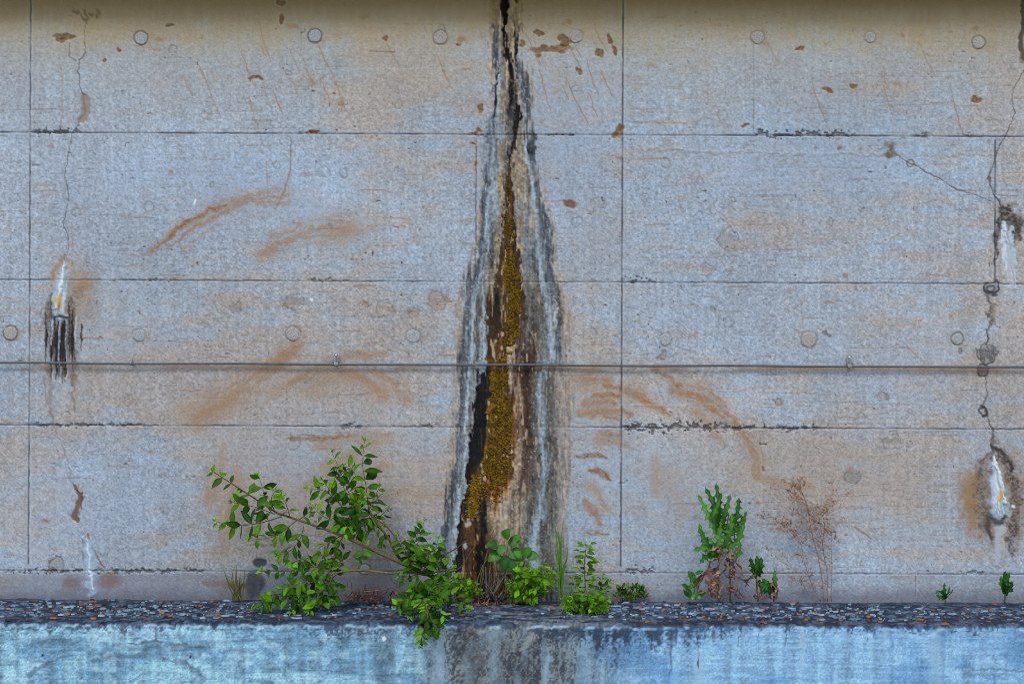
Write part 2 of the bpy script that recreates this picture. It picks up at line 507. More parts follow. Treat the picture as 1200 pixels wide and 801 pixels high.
# --- shutter joints
def joint(vertical, c, a, b, dark=.7, wd=1.0, depth=.003):
    if vertical:
        m = (1 - sst(np.abs(WX + w.jx * 1.2 - c) / wd, .35, 1.3)) * ((WY > a) & (WY < b))
        lip = (1 - sst(np.abs(WX - c - 2.2 * wd) / wd, .3, 1.4)) * ((WY > a) & (WY < b))
        n_ = .55 + .45 * sst(vn(x / 3, y / 16, 36), .25, .6)
    else:
        m = (1 - sst(np.abs(WY + w.jy * 1.4 - c) / wd, .35, 1.3)) * ((WX > a) & (WX < b))
        lip = (1 - sst(np.abs(WY - c - 2.0 * wd) / wd, .3, 1.4)) * ((WX > a) & (WX < b))
        n_ = .45 + .55 * sst(vn(x / 22, y / 3, 37), .25, .65)
    m = (m * n_).astype(F32); lip = lip.astype(F32)
    w.over(m * dark, (62, 64, 74)); w.over(lip * .22, (170, 186, 206))
    w.h -= depth * m; w.h += .0006 * lip

for c in (157.5, 330, 500): joint(False, c, -800, 2000, .75, .95)
joint(False, 670, -800, 2000, .55, .9)
for a, b in ((-22, 157), (158, 664)): joint(True, 34.2, a, b, .75, .95)
joint(True, 728.6, -22, 664, .78, 1.0)
joint(True, 557, 163, 331, .75, .95)
joint(True, 1165.6, 161, 333, .8, 1.1)
joint(True, 882, 50, 156, .3, .8, .001)
joint(True, 1074, 672, 698, .5, .8)
for c in (-690, 1424): joint(True, c, -22, 664, .75, .95)
def ragged(x0, x1, yy, hh, a=.85, seed=0):
    wn = w.win(x0 - 4, x1 + 4, yy - hh * 2 - 3, yy + hh * 2 + 3)
    X, Y = w.px[wn], w.py[wn]
    dy = np.abs(Y - yy - (vn(X / 9, Y * 0, seed) - .5) * hh * .8)
    nse = fbm(X / 3.2, Y / 2.4, seed + 3, 3)
    env = sst(X, x0, x0 + 12) * (1 - sst(X, x1 - 18, x1))
    m = sst((nse - .45) * 3.4 - dy / hh * .75 + .42, .15, .5) * env
    w.over(m * a * .68, (58, 58, 62), wn)
    lt = sst((nse - .40) * 2.2 - np.abs(dy - hh) / hh * 1.2 + .1, .1, .3) * env * (1 - m)
    w.over(lt * .5, (172, 184, 194), wn)
    w.h[wn] -= .005 * m
for a in ((34, 103, 154, 3.2, .85, 2), (345, 380, 155, 2.6, .75, 4), (878, 1008, 157.5, 4.0, .85, 6), (1068, 1100, 158.5, 3.0, .75, 8), (1125, 1150, 159.5, 3, .7, 8), (724, 776, 329, 3.4, .8, 10), (724, 858, 500, 5.4, .9, 12), (840, 968, 501.5, 3.0, .85, 14), (393, 436, 499, 3.4, .7, 16), (488, 522, 499.5, 3.2, .7, 18), (33, 178, 498, 2.4, .7, 20), (0, 250, 668.5, 2.8, .8, 22), (722, 778, 669, 4.2, .7, 24), (1120, 1170, 671, 2.0, .5, 9), (160, 200, 327.5, 1.6, .6, 3), (355, 400, 328, 2, .6, 5), (545, 625, 158.5, 1.4, .5, 7), (616, 700, 158, 1.8, .6, 11)):
    ragged(*a)
# lip of leaked grout under the upper right joint
w.stroke([(728, 172), (760, 176), (800, 178), (850, 181), (905, 180), (960, 182), (1030, 183), (1160, 182)], [.5, .9, 1.2, .9, 1.1, .8, 1.2, .8], (128, 120, 116), .5, .6, 5, -.001, 0, .7)
w.stroke([(760, 173), (850, 178), (960, 179), (1040, 180)], .8, (172, 190, 212), .4, .6, 3, .001, 0, .4)
w.stroke([(400, 81), (560, 79)], .8, (168, 184, 204), .3, .6, 1); w.stroke([(610, 80), (728, 81)], .8, (168, 184, 204), .35, .6, 1)
w.stroke([(728, 474), (900, 473)], .7, (176, 186, 198), .35, .6, 1, 0, 0, .3); w.stroke([(728, 384), (1190, 386)], .6, (168, 184, 206), .3, .6, 1, 0, 0, .4)

# --- cracks
CR = (54, 46, 46)
w.stroke([(100, 15), (98, 50), (100, 62), (92, 72), (93, 100), (97, 112), (99, 130), (92, 145), (84, 158), (82, 165), (79, 190), (75, 207), (80, 219), (81, 230), (76, 250), (74, 262), (80, 276), (81, 290), (75, 300), (76, 312)], [.3, .45, .45, .6, .55, .7, .9, .6, .5, .45, .45, .45, .6, .45, .45, .5, .7, .45, .4, .3], CR, .5, .6, 2.4, -.0015)
w.stroke([(97, 112), (101, 125), (98, 138), (93, 143)], [3, 5, 5, 2], (134, 118, 104), .7, .4, 3, -.004)
w.stroke([(82, 52), (80, 66), (88, 72)], .9, (110, 98, 90), .6, .5, 2)
w.stroke([(84, 262), (86, 290)], 1.0, (160, 124, 96), .5, .6, 2)
w.stroke([(52, 440), (53, 468), (60, 482), (63, 500), (68, 512), (76, 530), (82, 552), (84, 566)], [.9, .9, 1.1, .9, .6, .6, .5, .5], (100, 92, 92), .45, .6, 2.8, -.001, 0, .4)
w.stroke([(86, 566), (91, 574), (95, 585), (91, 596), (88, 605), (92, 612)], [.6, 1.5, 3, 3, 4, 1], (104, 74, 52), .8, .45, 3, -.004)
w.stroke([(87, 572), (96, 578), (96, 596)], .7, (70, 58, 54), .7, .5, 2)
w.stroke([(341, 162), (340, 200), (334, 222), (322, 246)], [.5, .9, .9, .5], (136, 108, 88), .7, .5, 1.2)
w.stroke([(312, 190), (314, 230)], .6, (140, 112, 92), .5, .5, 1)
w.stroke([(72, 76), (73, 110), (72, 150)], [.5, 1, .5], (144, 116, 100), .5, .5, 2, 0, 0, .5)
for k in range(5):
    w.stroke([(85 + k * 7, 12 + k % 2 * 3), (90 + k * 6, 18 + k % 3 * 4)], 2.0, (88, 66, 42), .55, .6, 4, 0, 0, .5)
w.stroke([(1200, 82), (1196, 92), (1188, 104), (1186, 118), (1189, 132), (1184, 148), (1177, 162), (1172, 172), (1166, 188), (1161, 198), (1159, 210), (1163, 222), (1170, 236), (1174, 246)], [.5, .5, .6, .5, .6, .5, .7, .7, .5, .9, 1.1, .7, .7, 1.2], CR, .55, .6, 2.2, -.002)
w.stroke([(1197, 0), (1199, 30), (1197, 55), (1200, 68)], [2, 2, 3, 5], (66, 58, 48), .8, .5, 3, -.004)
w.stroke([(1050, 182), (1066, 191), (1088, 203), (1108, 213), (1122, 222), (1140, 227), (1164, 237)], [.5, .6, .5, .5, .7, .4, .4], (92, 78, 70), .65, .5, 1.8, -.003)
w.blob(1043, 177, 6, 9, (92, 74, 56), .8, .5, 5, -.003, 0, .5); w.ring(1067, 191, 4, 1, (96, 84, 76), .7, -.001)
w.blob(985, 173, 3, 2, (112, 88, 70), .7, .4, 2)
for i in range(24):      # crumbs along the upper joint
    w.blob(rs.uniform(940, 1130), rs.uniform(160, 178), rs.uniform(1.5, 4), rs.uniform(1, 2), rs.choice(((110, 96, 86), (164, 182, 204))), .5, .5, 3)
w.stroke([(1156, 385), (1159, 395), (1157, 404)], .8, CR, .7, .5, 2, -.003)
w.stroke([(1154, 440), (1156, 462), (1152, 474), (1158, 490), (1162, 505), (1163, 520)], [.5, .6, 1.3, 1.0, 1.6, 2.6], (70, 62, 58), .7, .6, 4, -.003, 0, .3)
w.ring(1152, 482, 5, 1.2, (60, 54, 52), .6, -.003, 4)
w.stroke([(1154, 475), (1158, 486), (1150, 488)], 1.2, (56, 50, 48), .7, .5, 4, -.003)
# sealed lumps down the right joint
w.blob(1162, 338, 9, 8, (132, 138, 146), .8, .4, 5, .003); w.ring(1162, 338, 8, 1.6, (52, 50, 54), .75, -.003, 4.5); w.ring(1161, 339, 4, 1.2, (60, 58, 62), .7, -.002, 2)
w.stroke([(1159, 350), (1162, 358), (1158, 366), (1162, 374), (1160, 384)], [2.4, 2, 2.8, 2.4, 2], (66, 62, 60), .7, .6, 6, -.003, .3, .5)
w.stroke([(1164, 356), (1165, 378)], [2, 2.5], (130, 120, 112), .7, .5, 3)
w.blob(1156, 415, 11, 12, (128, 130, 132), .8, .3, 4.5, .002, 0, .5); w.ring(1156, 415, 11.5, 1.2, (70, 66, 66), .6, -.002, 4.5)
for i in range(9): w.stroke([(1148 + i * 2, 406 + rs.uniform(0, 6)), (1149 + i * 2, 418 + rs.uniform(0, 7))], .8, (66, 64, 66), .6, .5, 2)
w.blob(1152, 434, 8, 5, (116, 106, 100), .8, .3, 3, .003); w.ring(1152, 434, 7, 1.2, (70, 60, 58), .7, -.002, 2)

# --- chips in the face where brown aggregate shows
SP = (104, 74, 50)
for a in ((76, 43, 14, 3.6, .05), (72, 46, 6, 3, 0), (199, 30, 5, 2.2, .1), (139, 58, 2.2, 3, 0), (122, 70, 2, 2, 0),
          (645, 58, 25, 4.2, -.02), (660, 46, 7, 4, .2), (632, 64, 4, 3, 0), (630, 39, 7, 2.6, .2), (663, 52, 8, 4, -.5),
          (703, 63, 5.5, 5, 0), (714, 47, 2.6, 7, -.3), (719, 60, 2.6, 7, -.5), (726, 154, 4.5, 8, .1), (722, 158, 4, 3, 0),
          (668, 238.5, 8.5, 5, .25), (556, 156, 5, 2.2, 0), (562, 153, 4, 2.4, .3), (564, 128, 3.4, 7, 0), (554, 169, 4, 1.4, 0),
          (558, 190, 1.4, 6, 0), (538, 52, 4, 2, 0), (452, 45, 3, 4, 0), (937, 57, 5, 2.4, -.3), (1144, 117, 7, 2.8, .1),
          (971, 106, 6, 3, 0), (614, 90, 4, 4, 0), (1000, 100, 5, 3, 0), (300, 92, 8, 2, -.1), (330, 23, 3, 6, 0), (328, 3, 5, 4, 0),
          (612, 52, 3, 4, 0), (873, 147, 6, 2, 0), (680, 83, 5, 2.6, .8), (366, 155, 9, 1.6, 0)):
    cx_, cy_, rx_, ry_, an = a
    w.blob(cx_, cy_, rx_ + 1.5, ry_ + 1.2, (176, 170, 156), .5, .4, 3.5, 0, an)
    w.blob(cx_, cy_, rx_, ry_, SP, .88, .25, 3.6, -.004, an, .25)
for a in ((276, 362, 8, 6, (118, 116, 114)), (346, 354, 12, 4, (120, 112, 104)), (334, 359, 4, 2, (120, 112, 104)), (485, 366, 8, 5, (140, 118, 100)), (427, 357, 4, 4, (140, 110, 90)), (998, 560, 9, 7, (104, 106, 106)), (854, 279, 14, 5, (126, 128, 134)), (830, 317, 9, 3, (150, 122, 106)), (450, 362, 12, 4, (144, 124, 110)), (1045, 516, 12, 3, (120, 112, 104)), (777, 415, 5, 5, (116, 104, 94)), (512, 352, 12, 10, (150, 126, 106)), (93, 345, 6, 8, (110, 112, 112)), (834, 363, 4, 1.6, (80, 80, 80)), (970, 392, 3, 2, (70, 66, 62)), (1125, 412, 3, 2, (80, 76, 74)), (911, 471, 4, 4, (140, 112, 92)), (1033, 465, 8, 5, (158, 128, 100))):
    w.blob(*a, .5, .5, 6, -.002, 0, .5); w.ring(a[0], a[1], a[2] * .8, .8, (84, 80, 78), .35, -.001, 5)
w.stroke([(1063, 405), (1075, 418), (1083, 423)], .8, (150, 122, 100), .6, .5, 1); w.stroke([(1002, 617), (1020, 630)], 1.0, (120, 98, 82), .6, .5, 1)
w.stroke([(229, 234), (227, 239)], 1.0, (232, 238, 244), .95, .4, .3); w.blob(365, 351, 1.6, 2, (225, 232, 240), .9, .4, 1)
w.stroke([(433, 60), (462, 61)], .7, (110, 98, 90), .7, .5, .6)
# patch of blackened concrete near the dry grass
w.blob(298, 685, 11, 17, (60, 64, 74), .85, .25, 4, 0, 0, .2); w.blob(304, 660, 8, 6, (58, 62, 72), .85, .3, 2, -.006)
w.stroke([(286, 690), (262, 684), (240, 683)], [6, 4, 3], (112, 96, 88), .5, .7, 4)

# --- lime leak on the left
w.blob(84, 345, 26, 40, (150, 116, 84), .55, .7, 10, 0, 0, .5); w.blob(98, 334, 9, 8, (150, 112, 76), .5, .6, 5)
w.stroke([(70, 345), (62, 320), (72, 302)], 2.4, (150, 114, 78), .6, .6, 3)
lk = random.Random(8)
for pts, wd, a in (([(60, 345), (56, 375), (58, 415), (57, 440)], [3, 5, 4, 2], .6), ([(84, 350), (86, 385), (86, 425), (84, 450)], [3, 6, 5, 2], .6), ([(72, 372), (72, 405), (71, 436)], [9, 10, 5], .75)):
    w.stroke(pts, wd, (58, 50, 48), a, .7, 4, 0, .75, .5)
for i in range(46):
    xx = lk.gauss(71, 9.5); y0_ = lk.uniform(352, 395) if abs(xx - 71) > 7 else lk.uniform(370, 392); y1_ = lk.uniform(400, 450) - abs(xx - 71) * .5
    w.stroke([(xx, y0_), (xx + lk.uniform(-1, 1), (y0_ + y1_) / 2), (xx + lk.uniform(-1.5, 1.5), y1_)], [.7, lk.uniform(.8, 1.9), .5], (38, 32, 32), lk.uniform(.6, .95), .6, 1.6, -.001, .4, .3)
w.stroke([(56, 430), (60, 470), (64, 520)], [3, 3, 1], (120, 106, 100), .4, .7, 5, 0, .5); w.stroke([(86, 440), (87, 480)], [3, 1], (120, 100, 90), .5, .7, 5, 0, .5)
for pts in ([(70, 372), (69, 400), (69, 428)], [(77, 370), (77, 400), (78, 425)], [(61, 376), (60, 404)], [(89, 372), (88, 400)], [(71, 430), (70, 448)]):
    w.stroke(pts, [1.4, 1.1, .4], (180, 192, 208), .85, .5, 1.4, .003, 0, .4)
w.stroke([(76, 308), (74, 325), (69, 345), (69, 368)], [2.5, 5, 8, 7.5], (160, 182, 206), .92, .4, 5, .007, .35)
for i in range(14):
    q = lk.uniform(-1, 1); w.stroke([(76 + q, 310 + abs(q) * 8), (73 + q * 4, 335), (69 + q * 7, lk.uniform(355, 370))], [.5, .9, .6], lk.choice(((216, 228, 240), (128, 150, 182), (200, 214, 230), (150, 168, 176))), lk.uniform(.4, .8), .6, 1.5, lk.uniform(-.001, .003))
w.stroke([(76, 312), (72, 335), (66, 360)], [1.4, 2.4, 1.5], (214, 226, 238), .8, .5, 2, .006); w.stroke([(75, 330), (75, 366)], [1, 2], (196, 212, 232), .7, .5, 2, .003)
w.blob(69, 352, 3, 8, (206, 164, 84), .85, .6, 3); w.blob(69, 360, 1.4, 4, (190, 110, 40), .7, .6, 2)
w.stroke([(62, 372), (70, 370), (78, 372)], 1.4, (60, 58, 64), .8, .4, 2, -.003)
# lime streak at the foot, left
w.stroke([(98, 632), (103, 625), (108, 640), (116, 655), (122, 664)], 1.2, (110, 84, 68), .7, .5, 2); w.stroke([(98, 632), (97, 655)], 1.2, (110, 86, 70), .6, .5, 2)
w.stroke([(102, 632), (105, 650), (107, 672), (108, 694)], [4, 7, 7, 5], (152, 178, 208), .85, .7, 6, .005, .3); w.stroke([(102, 636), (106, 662), (110, 690)], [1, 1.6, 1.2], (206, 218, 232), .8, .5, 3, .003)
w.blob(84, 682, 10, 8, (112, 84, 76), .5, .6, 4); w.blob(130, 680, 12, 9, (118, 86, 74), .55, .6, 4)
w.blob(66, 661, 8, 7, (140, 138, 138), .6, .3, 3, -.002); w.ring(66, 661, 9, 1.2, (66, 58, 54), .45, -.002, 5)
# leak at the upper right
w.stroke([(1172, 240), (1180, 252), (1186, 268), (1184, 282)], [5, 10, 12, 6], (48, 42, 40), .9, .55, 9, .003, 0, .55)
w.blob(1192, 262, 8, 14, (74, 62, 54), .7, .4, 6, .004, 0, .5)
w.stroke([(1171, 258), (1168, 275), (1167, 292), (1167, 310)], [2.4, 2.6, 2, .6], (46, 44, 48), .8, .6, 5, -.002, .3, .4)
w.stroke([(1177, 262), (1180, 290), (1183, 318), (1184, 336)], [2.5, 5, 6, 2], (190, 206, 226), .8, .9, 6, .002, .5, .3)
for i in range(16):
    q = lk.uniform(-1, 1); w.stroke([(1178 + q * 3, 264 + lk.uniform(0, 14)), (1181 + q * 6, 295), (1184 + q * 8, lk.uniform(305, 340))], [.6, 1.0, .4], lk.choice(((210, 220, 232), (134, 150, 176), (186, 198, 214))), lk.uniform(.35, .7), .6, 1.5, .001); w.stroke([(1175, 268), (1177, 296), (1178, 318)], [1.2, 2.2, .8], (192, 204, 220), .55, .7, 4, 0, .4, .3); w.stroke([(1184, 266), (1187, 300), (1189, 326)], [1.4, 2.4, .8], (170, 186, 200), .4, .8, 4, 0, .4, .3)
w.blob(1176, 262, 2.5, 4, (190, 214, 226), .8, .4, 2)
# lime leak low on the right
w.blob(1168, 588, 40, 54, (128, 102, 82), .75, .5, 14, 0, 0, .5)
w.stroke([(1140, 560), (1136, 590), (1140, 618)], [8, 9, 5], (146, 108, 66), .6, .6, 6, 0, .3)
w.stroke([(1163, 524), (1149, 548), (1151, 590), (1160, 630)], [3, 7, 8, 4], (86, 78, 72), .8, .8, 9, .001, .5, .6)
w.stroke([(1165, 522), (1180, 545), (1192, 575), (1188, 610), (1184, 650)], [3, 6, 7, 6, 3], (66, 58, 54), .8, .8, 9, .001, .4, .6)
w.stroke([(1163, 522), (1176, 532), (1186, 552)], 2, (50, 44, 42), .7, .5, 4, -.003); w.stroke([(1158, 605), (1160, 632)], [4, 2], (70, 64, 62), .8, .5, 4, 0, .5)
w.stroke([(1163, 532), (1166, 555), (1170, 585), (1172, 605)], [2, 7, 11, 9], (148, 172, 202), .92, .4, 6, .007, .35)
for i in range(20):
    q = lk.uniform(-1, 1); w.stroke([(1163 + q, 534 + abs(q) * 10), (1167 + q * 6, 562), (1171 + q * 9, lk.uniform(588, 604))], [.5, 1.1, .6], lk.choice(((216, 228, 240), (118, 142, 180), (190, 206, 228), (146, 172, 180))), lk.uniform(.35, .75), .6, 1.8, lk.uniform(-.001, .003))
w.stroke([(1164, 536), (1172, 560), (1178, 590)], [1.2, 2.4, 1.6], (216, 226, 236), .8, .5, 2.5, .006); w.stroke([(1162, 560), (1163, 596)], [1.6, 2], (180, 190, 226), .7, .5, 2)
w.blob(1172, 580, 3, 7, (214, 160, 72), .85, .6, 3); w.blob(1180, 597, 4, 10, (166, 196, 200), .6, .6, 3)
w.stroke([(1162, 606), (1172, 614), (1178, 606)], [2, 4, 2], (70, 74, 74), .85, .5, 3, -.002)
w.stroke([(1171, 620), (1170, 640), (1168, 662)], [5, 4.5, 3], (164, 176, 194), .85, .5, 4, .004, .3); w.stroke([(1177, 614), (1175, 650)], 1, (190, 184, 150), .6, .5, 3)
w.blob(1187, 593, 2, 1.6, (214, 226, 238), .9, .4, 1)

# --- the great seep in the middle, as a ladder of colour bands
PAL = {'W': (0, 0, 0, 0), 't': (146, 130, 116, .6), 'd': (66, 73, 84, .9), 'b': (124, 138, 152, .8), 'g': (106, 106, 106, .9), 'e': (140, 128, 110, .9),
       'k': (19, 19, 23, 1), 'n': (62, 44, 34, 1), 'm': (92, 68, 24, 1), 'o': (112, 72, 30, 1), 'c': (148, 130, 110, .95), 'p': (82, 66, 60, .97),
       'h': (78, 77, 76, .92), 's': (100, 110, 124, .88), 'u': (124, 108, 66, .6)}
ROWS = '''
-25: 560W 570u 576u 580u 584u 587u 589k 592k 595k 598k 600u 602u 605u 607u 610h 614u 618W 622W
20: 572W 576u 578u 580u 583u 587e 589.5n 591k 592.5k 594k 595e 597u 600e 603u 606u 610u 614W 618W
45: 570W 576t 579h 582d 585e 588e 590n 591.5k 593n 594e 598e 601e 604n 606k 608h 610c 613W 618W
70: 572W 577t 579h 581d 584b 587e 591g 594k 596k 597.5n 599e 602e 604n 606k 607h 609b 613W 620W
90: 572W 576t 579d 582k 584b 588g 594e 598h 600k 601n 603e 605g 607h 608b 612d 616h 620t 625W
115: 570W 575t 578d 580k 583b 588e 591e 594h 597k 602h 606k 608e 611g 613b 616d 620d 624t 628W
140: 568W 574b 577d 578d 581b 588e 591e 594h 600h 605k 606.5k 608e 612b 613.5b 615d 617h 620W 624W
157: 560W 570b 574b 578b 582b 588b 591e 595g 600h 604k 606n 608e 611e 614b 617b 619d 624h 629W
175: 562W 570b 574b 578b 584b 587e 590e 595e 600d 603k 605n 607e 611e 614n 617b 621k 626d 630W
195: 562W 566b 570b 575b 580b 585b 588e 592e 595d 598k 601n 604e 609c 614e 617e 621b 625d 629W
215: 566W 570s 573d 576b 581b 586e 590c 592n 595n 600n 603e 609e 616e 621h 624b 630h 637t 642W
240: 557W 562t 569d 573b 579b 584e 588c 590n 595m 602n 605g 611e 617g 623e 627b 635d 642t 648W
270: 556W 559t 566d 571b 576b 580h 585e 586.5n 594m 605n 607c 613g 617s 622e 628g 640d 648t 654W
300: 555W 557t 562d 566d 569b 573h 582e 586n 597m 607n 609c 614g 620g 625s 630b 645d 651t 657W
330: 546W 549d 554d 559d 563b 568g 577e 582n 598m 610n 613c 617g 624e 628h 634b 648d 654t 660W
350: 534W 540t 546s 553b 560h 566b 571n 583k 599m 613n 616g 622g 630h 636h 642b 651h 661t 669W
380: 532W 538t 546d 553b 559h 566b 570n 584n 598m 612n 618p 621g 628h 636h 645b 654h 665t 673W
420: 530W 536t 544d 551b 558h 566b 571n 582m 588o 598c 604n 615p 622n 640g 647b 654d 664t 674W
438: 529W 535t 543d 549b 555g 563b 568k 575m 583o 594n 598c 607n 619n 631h 634.5b 644h 664t 678W
460: 527W 533t 540d 547d 549b 555g 559k 572k 577m 594m 600n 606c 615n 629h 632.5b 643h 664t 678W
500: 526W 532t 537d 545s 547b 549g 553k 568k 573m 598m 602o 609p 618n 630h 633.5b 643h 664t 676W
540: 525W 529t 534d 541s 545b 547b 549k 562k 568m 596o 601n 608c 617p 634h 637.5b 646h 664t 674W
570: 519W 524t 529d 538s 542b 544b 546k 555m 564n 572o 590o 601c 612p 631h 634.5b 645h 662t 672W
600: 515W 519t 523d 530s 536b 539b 541k 550o 561k 568k 576c 593e 606e 623h 631b 644h 660t 672W
640: 510W 514W 519d 526s 531b 534b 537k 550n 557o 563k 573n 588c 606c 617h 624b 634h 656g 668W
715: 506W 510W 515d 522s 527b 529b 531n 545n 555n 566k 576n 590n 604p 618p 626b 640h 652s 662W
'''
ry, rx_, rc = [], [], []
for line in ROWS.strip().splitlines():
    yy, rest = line.split(':'); ry.append(float(yy))
    st = rest.split()
    assert len(st) == 18, line
    rx_.append([float(s[:-1]) for s in st])
    cc = [list(PAL[s[-1]]) for s in st]
    for i, c in enumerate(cc):                       # clear stops borrow a neighbour's colour
        if c[3] == 0:
            j = next((k for k in (list(range(i, 18)) if i < 9 else list(range(i, -1, -1))) if cc[k][3] > 0), i)
            cc[i] = cc[j][:3] + [0]
    rc.append(cc)
ry, rx_, rc = np.array(ry), np.array(rx_), np.array(rc)
sw = w.win(498, 690, -26, 716)
X, Y = w.px[sw], w.py[sw]
wig = sst(Y, 10, 200) * .6 + .55
Xj = X + (fbm(X / 6, Y / 26, 2, 3) - .5) * 9 * wig + (fbm(X / 2.6, Y / 6, 6, 3) - .5) * 8
Yj = Y + (fbm(X / 3.2, Y / 40, 12, 2) - .5) * 44
rows = np.clip(np.searchsorted(ry, Yj) - 1, 0, len(ry) - 2)
ft = np.clip((Yj - ry[rows]) / (ry[rows + 1] - ry[rows]), 0, 1)
seep = np.zeros(X.shape + (4,), dtype=F32)
K = [rx_[rows, i] * (1 - ft) + rx_[rows + 1, i] * ft for i in range(18)]
Cc = [rc[rows, i] * (1 - ft)[..., None] + rc[rows + 1, i] * ft[..., None] for i in range(18)]
for i in range(17):
    m = (Xj >= K[i]) & (Xj < K[i + 1])
    t = np.clip((Xj - K[i]) / np.maximum(K[i + 1] - K[i], .5), 0, 1); t = sst(t, .12, .88)[..., None]
    seep[m] = (Cc[i] * (1 - t) + Cc[i + 1] * t)[m]
lum = seep[..., :3].mean(-1)
st1 = vn(X / 1.5, Y / 20, 14); st2 = vn(X / 3.4, Y / 60, 16); st3 = vn(X / 2.0, Y / 2.2, 17); st4 = fbm(X / 4, Y / 5, 22, 3)
seep[..., :3] *= (1 + .34 * (st1 - .5) + .38 * (st2 - .5) + .46 * (st3 - .5) + .36 * (st4 - .5))[..., None]
wsh = sst(fbm(X / 14, Y / 30, 25, 3), .5, .68)
seep[..., :3] += (np.array((150, 170, 192)) - seep[..., :3]) * (wsh * .2 * (lum > 90) * sst(Y, 120, 200))[..., None]
# pale flakes left standing in the brown, and dark runs through the pale
dk = 1 - sst(lum, 60, 112)
flake = sst(vn(X / 2.1, Y / 8, 27) * .6 + vn(X / 4, Y / 14, 29) * .4, .70, .80) * dk * sst(Y, 190, 260) * (1 - sst(40 - lum, 0, 20) * .8)
seep[..., :3] += (np.array((176, 158, 134)) - seep[..., :3]) * (flake * .85)[..., None]
run = sst(vn(X / 1.9, Y / 16, 34) * .55 + vn(X / 3, Y / 5, 35) * .45, .64, .78) * sst(lum, 84, 130)
seep[..., :3] += (np.array((66, 62, 62)) - seep[..., :3]) * (run * .45)[..., None]
fle = sst(vn(X / 1.6, Y / 2.0, 38), .86, .95) * (Y > 90)
seep[..., :3] += (np.array((190, 200, 208)) - seep[..., :3]) * (fle * .5 * sst(lum, 40, 70))[..., None]
w.col[sw] += (seep[..., :3] - w.col[sw]) * seep[..., 3:4]
body = seep[..., 3]
w.h[sw] += body * (.005 * sst(lum, 40, 120) + .004 * (st2 - .5) + .002 * (st1 - .5) + .004 * (st4 - .5) + .003 * flake - .004 * (1 - sst(lum, 22, 44)))
# explicit pale threads and smears
for pts, wd, c, a in (([(574, 222), (570, 262), (567, 300), (562, 325), (556, 360), (553, 400), (549, 440), (548, 480), (546, 530), (542, 562), (536, 600), (531, 650)], 1.3, (184, 202, 220), .75),
                      ([(566, 335), (567, 370), (567, 410), (563, 440), (556, 462)], 1.3, (178, 196, 210), .75),
                      ([(614, 160), (617, 186), (622, 204), (626, 230), (629, 270), (636, 325), (642, 352), (645, 390), (648, 424)], [1.5, 2.2, 2, 1.8, 1.4, 2, 2.4, 2.6, 2], (164, 190, 216), .75),
                      ([(632, 436), (631, 475), (634, 515), (637, 552), (634, 580), (629, 606), (624, 640), (621, 690)], [1.4, 1.8, 2, 2.2, 2.6, 4, 6, 7], (150, 178, 208), .75),
                      ([(617, 380), (625, 396), (630, 424)], .9, (176, 184, 186), .7), ([(597, 392), (596, 420), (597, 462)], [1, 1.8, 1.4], (190, 174, 148), .9), ([(602, 388), (601, 410), (603, 424)], [1, 1.6, 1.2], (186, 168, 146), .9),
                      ([(608, 410), (607, 424)], 1.4, (170, 150, 130), .8), ([(590, 330), (587, 350), (589, 372), (589, 385)], [2, 1.6, 1.2, .8], (176, 154, 124), .85), ([(592, 300), (590, 318)], 1.2, (190, 168, 130), .8),
                      ([(651, 352), (653, 362), (650, 372), (651, 386)], [1, 2.4, 1.4, 1.6], (204, 216, 228), .9), ([(612, 100), (614, 130), (613, 158)], 1.2, (176, 198, 218), .6), ([(583, 70), (584, 110), (581, 140)], 1.2, (170, 190, 208), .6),
                      ([(606, 70), (606, 90)], .9, (196, 204, 206), .6), ([(577, 575), (578, 625)], 1.3, (176, 158, 136), .75), ([(586, 580), (587, 630)], 1.1, (178, 162, 140), .75), ([(592, 590), (592, 636)], 1.2, (174, 160, 142), .75), ([(600, 560), (599, 586)], 1.4, (172, 154, 130), .75), ([(607, 612), (605, 640), (604, 668)], [1, 2, 1.5], (176, 162, 150), .75)):
    w.stroke(pts, wd, c, a * .7, .7, 3.6, .002, .3, .45)
w.stroke([(591, -22), (591, 5), (592, 20), (592, 28)], [5, 4.5, 3, 1.5], (14, 13, 14), 1, .35, 2.5, -.012)
w.stroke([(604, -22), (605, 2)], [4, 2], (52, 44, 26), .8, .6, 3, -.004)
w.stroke([(592, 24), (590, 45), (593, 60), (597, 72), (599, 82), (600, 92)], [1, 1, 1, 1.4, 2, 1.6], (24, 22, 24), .9, .4, 2, -.006)
w.blob(598, 600 - 30, 3, 3, (170, 166, 150), 0, .3, 1)
w.blob(598, 529, 3.4, 3.2, (166, 160, 140), .9, .3, 1.5, .006)
w.blob(549, 620 - 6, 2, 3, (176, 180, 190), .8, .4, 2); w.blob(546, 638, 2.5, 4, (176, 184, 200), .9, .4, 2)

# --- rings round the plugged tie holes
PLUGS = [(165, 45, 7.5, .7), (369, 42, 7.5, .75), (516, 44, 8, .55), (675, 43, 7.5, .25), (888, 44, 7.5, .5), (1020, 44, 6.5, .3), (1147, 50, 7, .6), (12, 390, 8, .8),
         (163, 393, 7, .4), (343, 391, 8, .5), (484, 394, 8, .35), (780, 398, 7, .3), (948, 398, 9, .5), (1122, 397, 6.5, .7), (427, 667, 6, .6)]
for cx_, cy_, r_, s_ in PLUGS:
    w.ring(cx_, cy_, r_ + .8, 1.0, (70, 64, 62), .8 * s_ ** 1.5, -.003 * s_, 1.6)
    w.blob(cx_ + 5, cy_ + 3, r_ + 2, r_ + 1, (140, 116, 92), .3 * s_, .6, 4)
# patchy brown line just under the cable
cb = np.exp(-((WY - 431.5) / 2.2) ** 2) * sst(fbm(x / 60, y * 0, 48, 3), .35, .6)
w.over((cb * .5).astype(F32), (128, 96, 74))

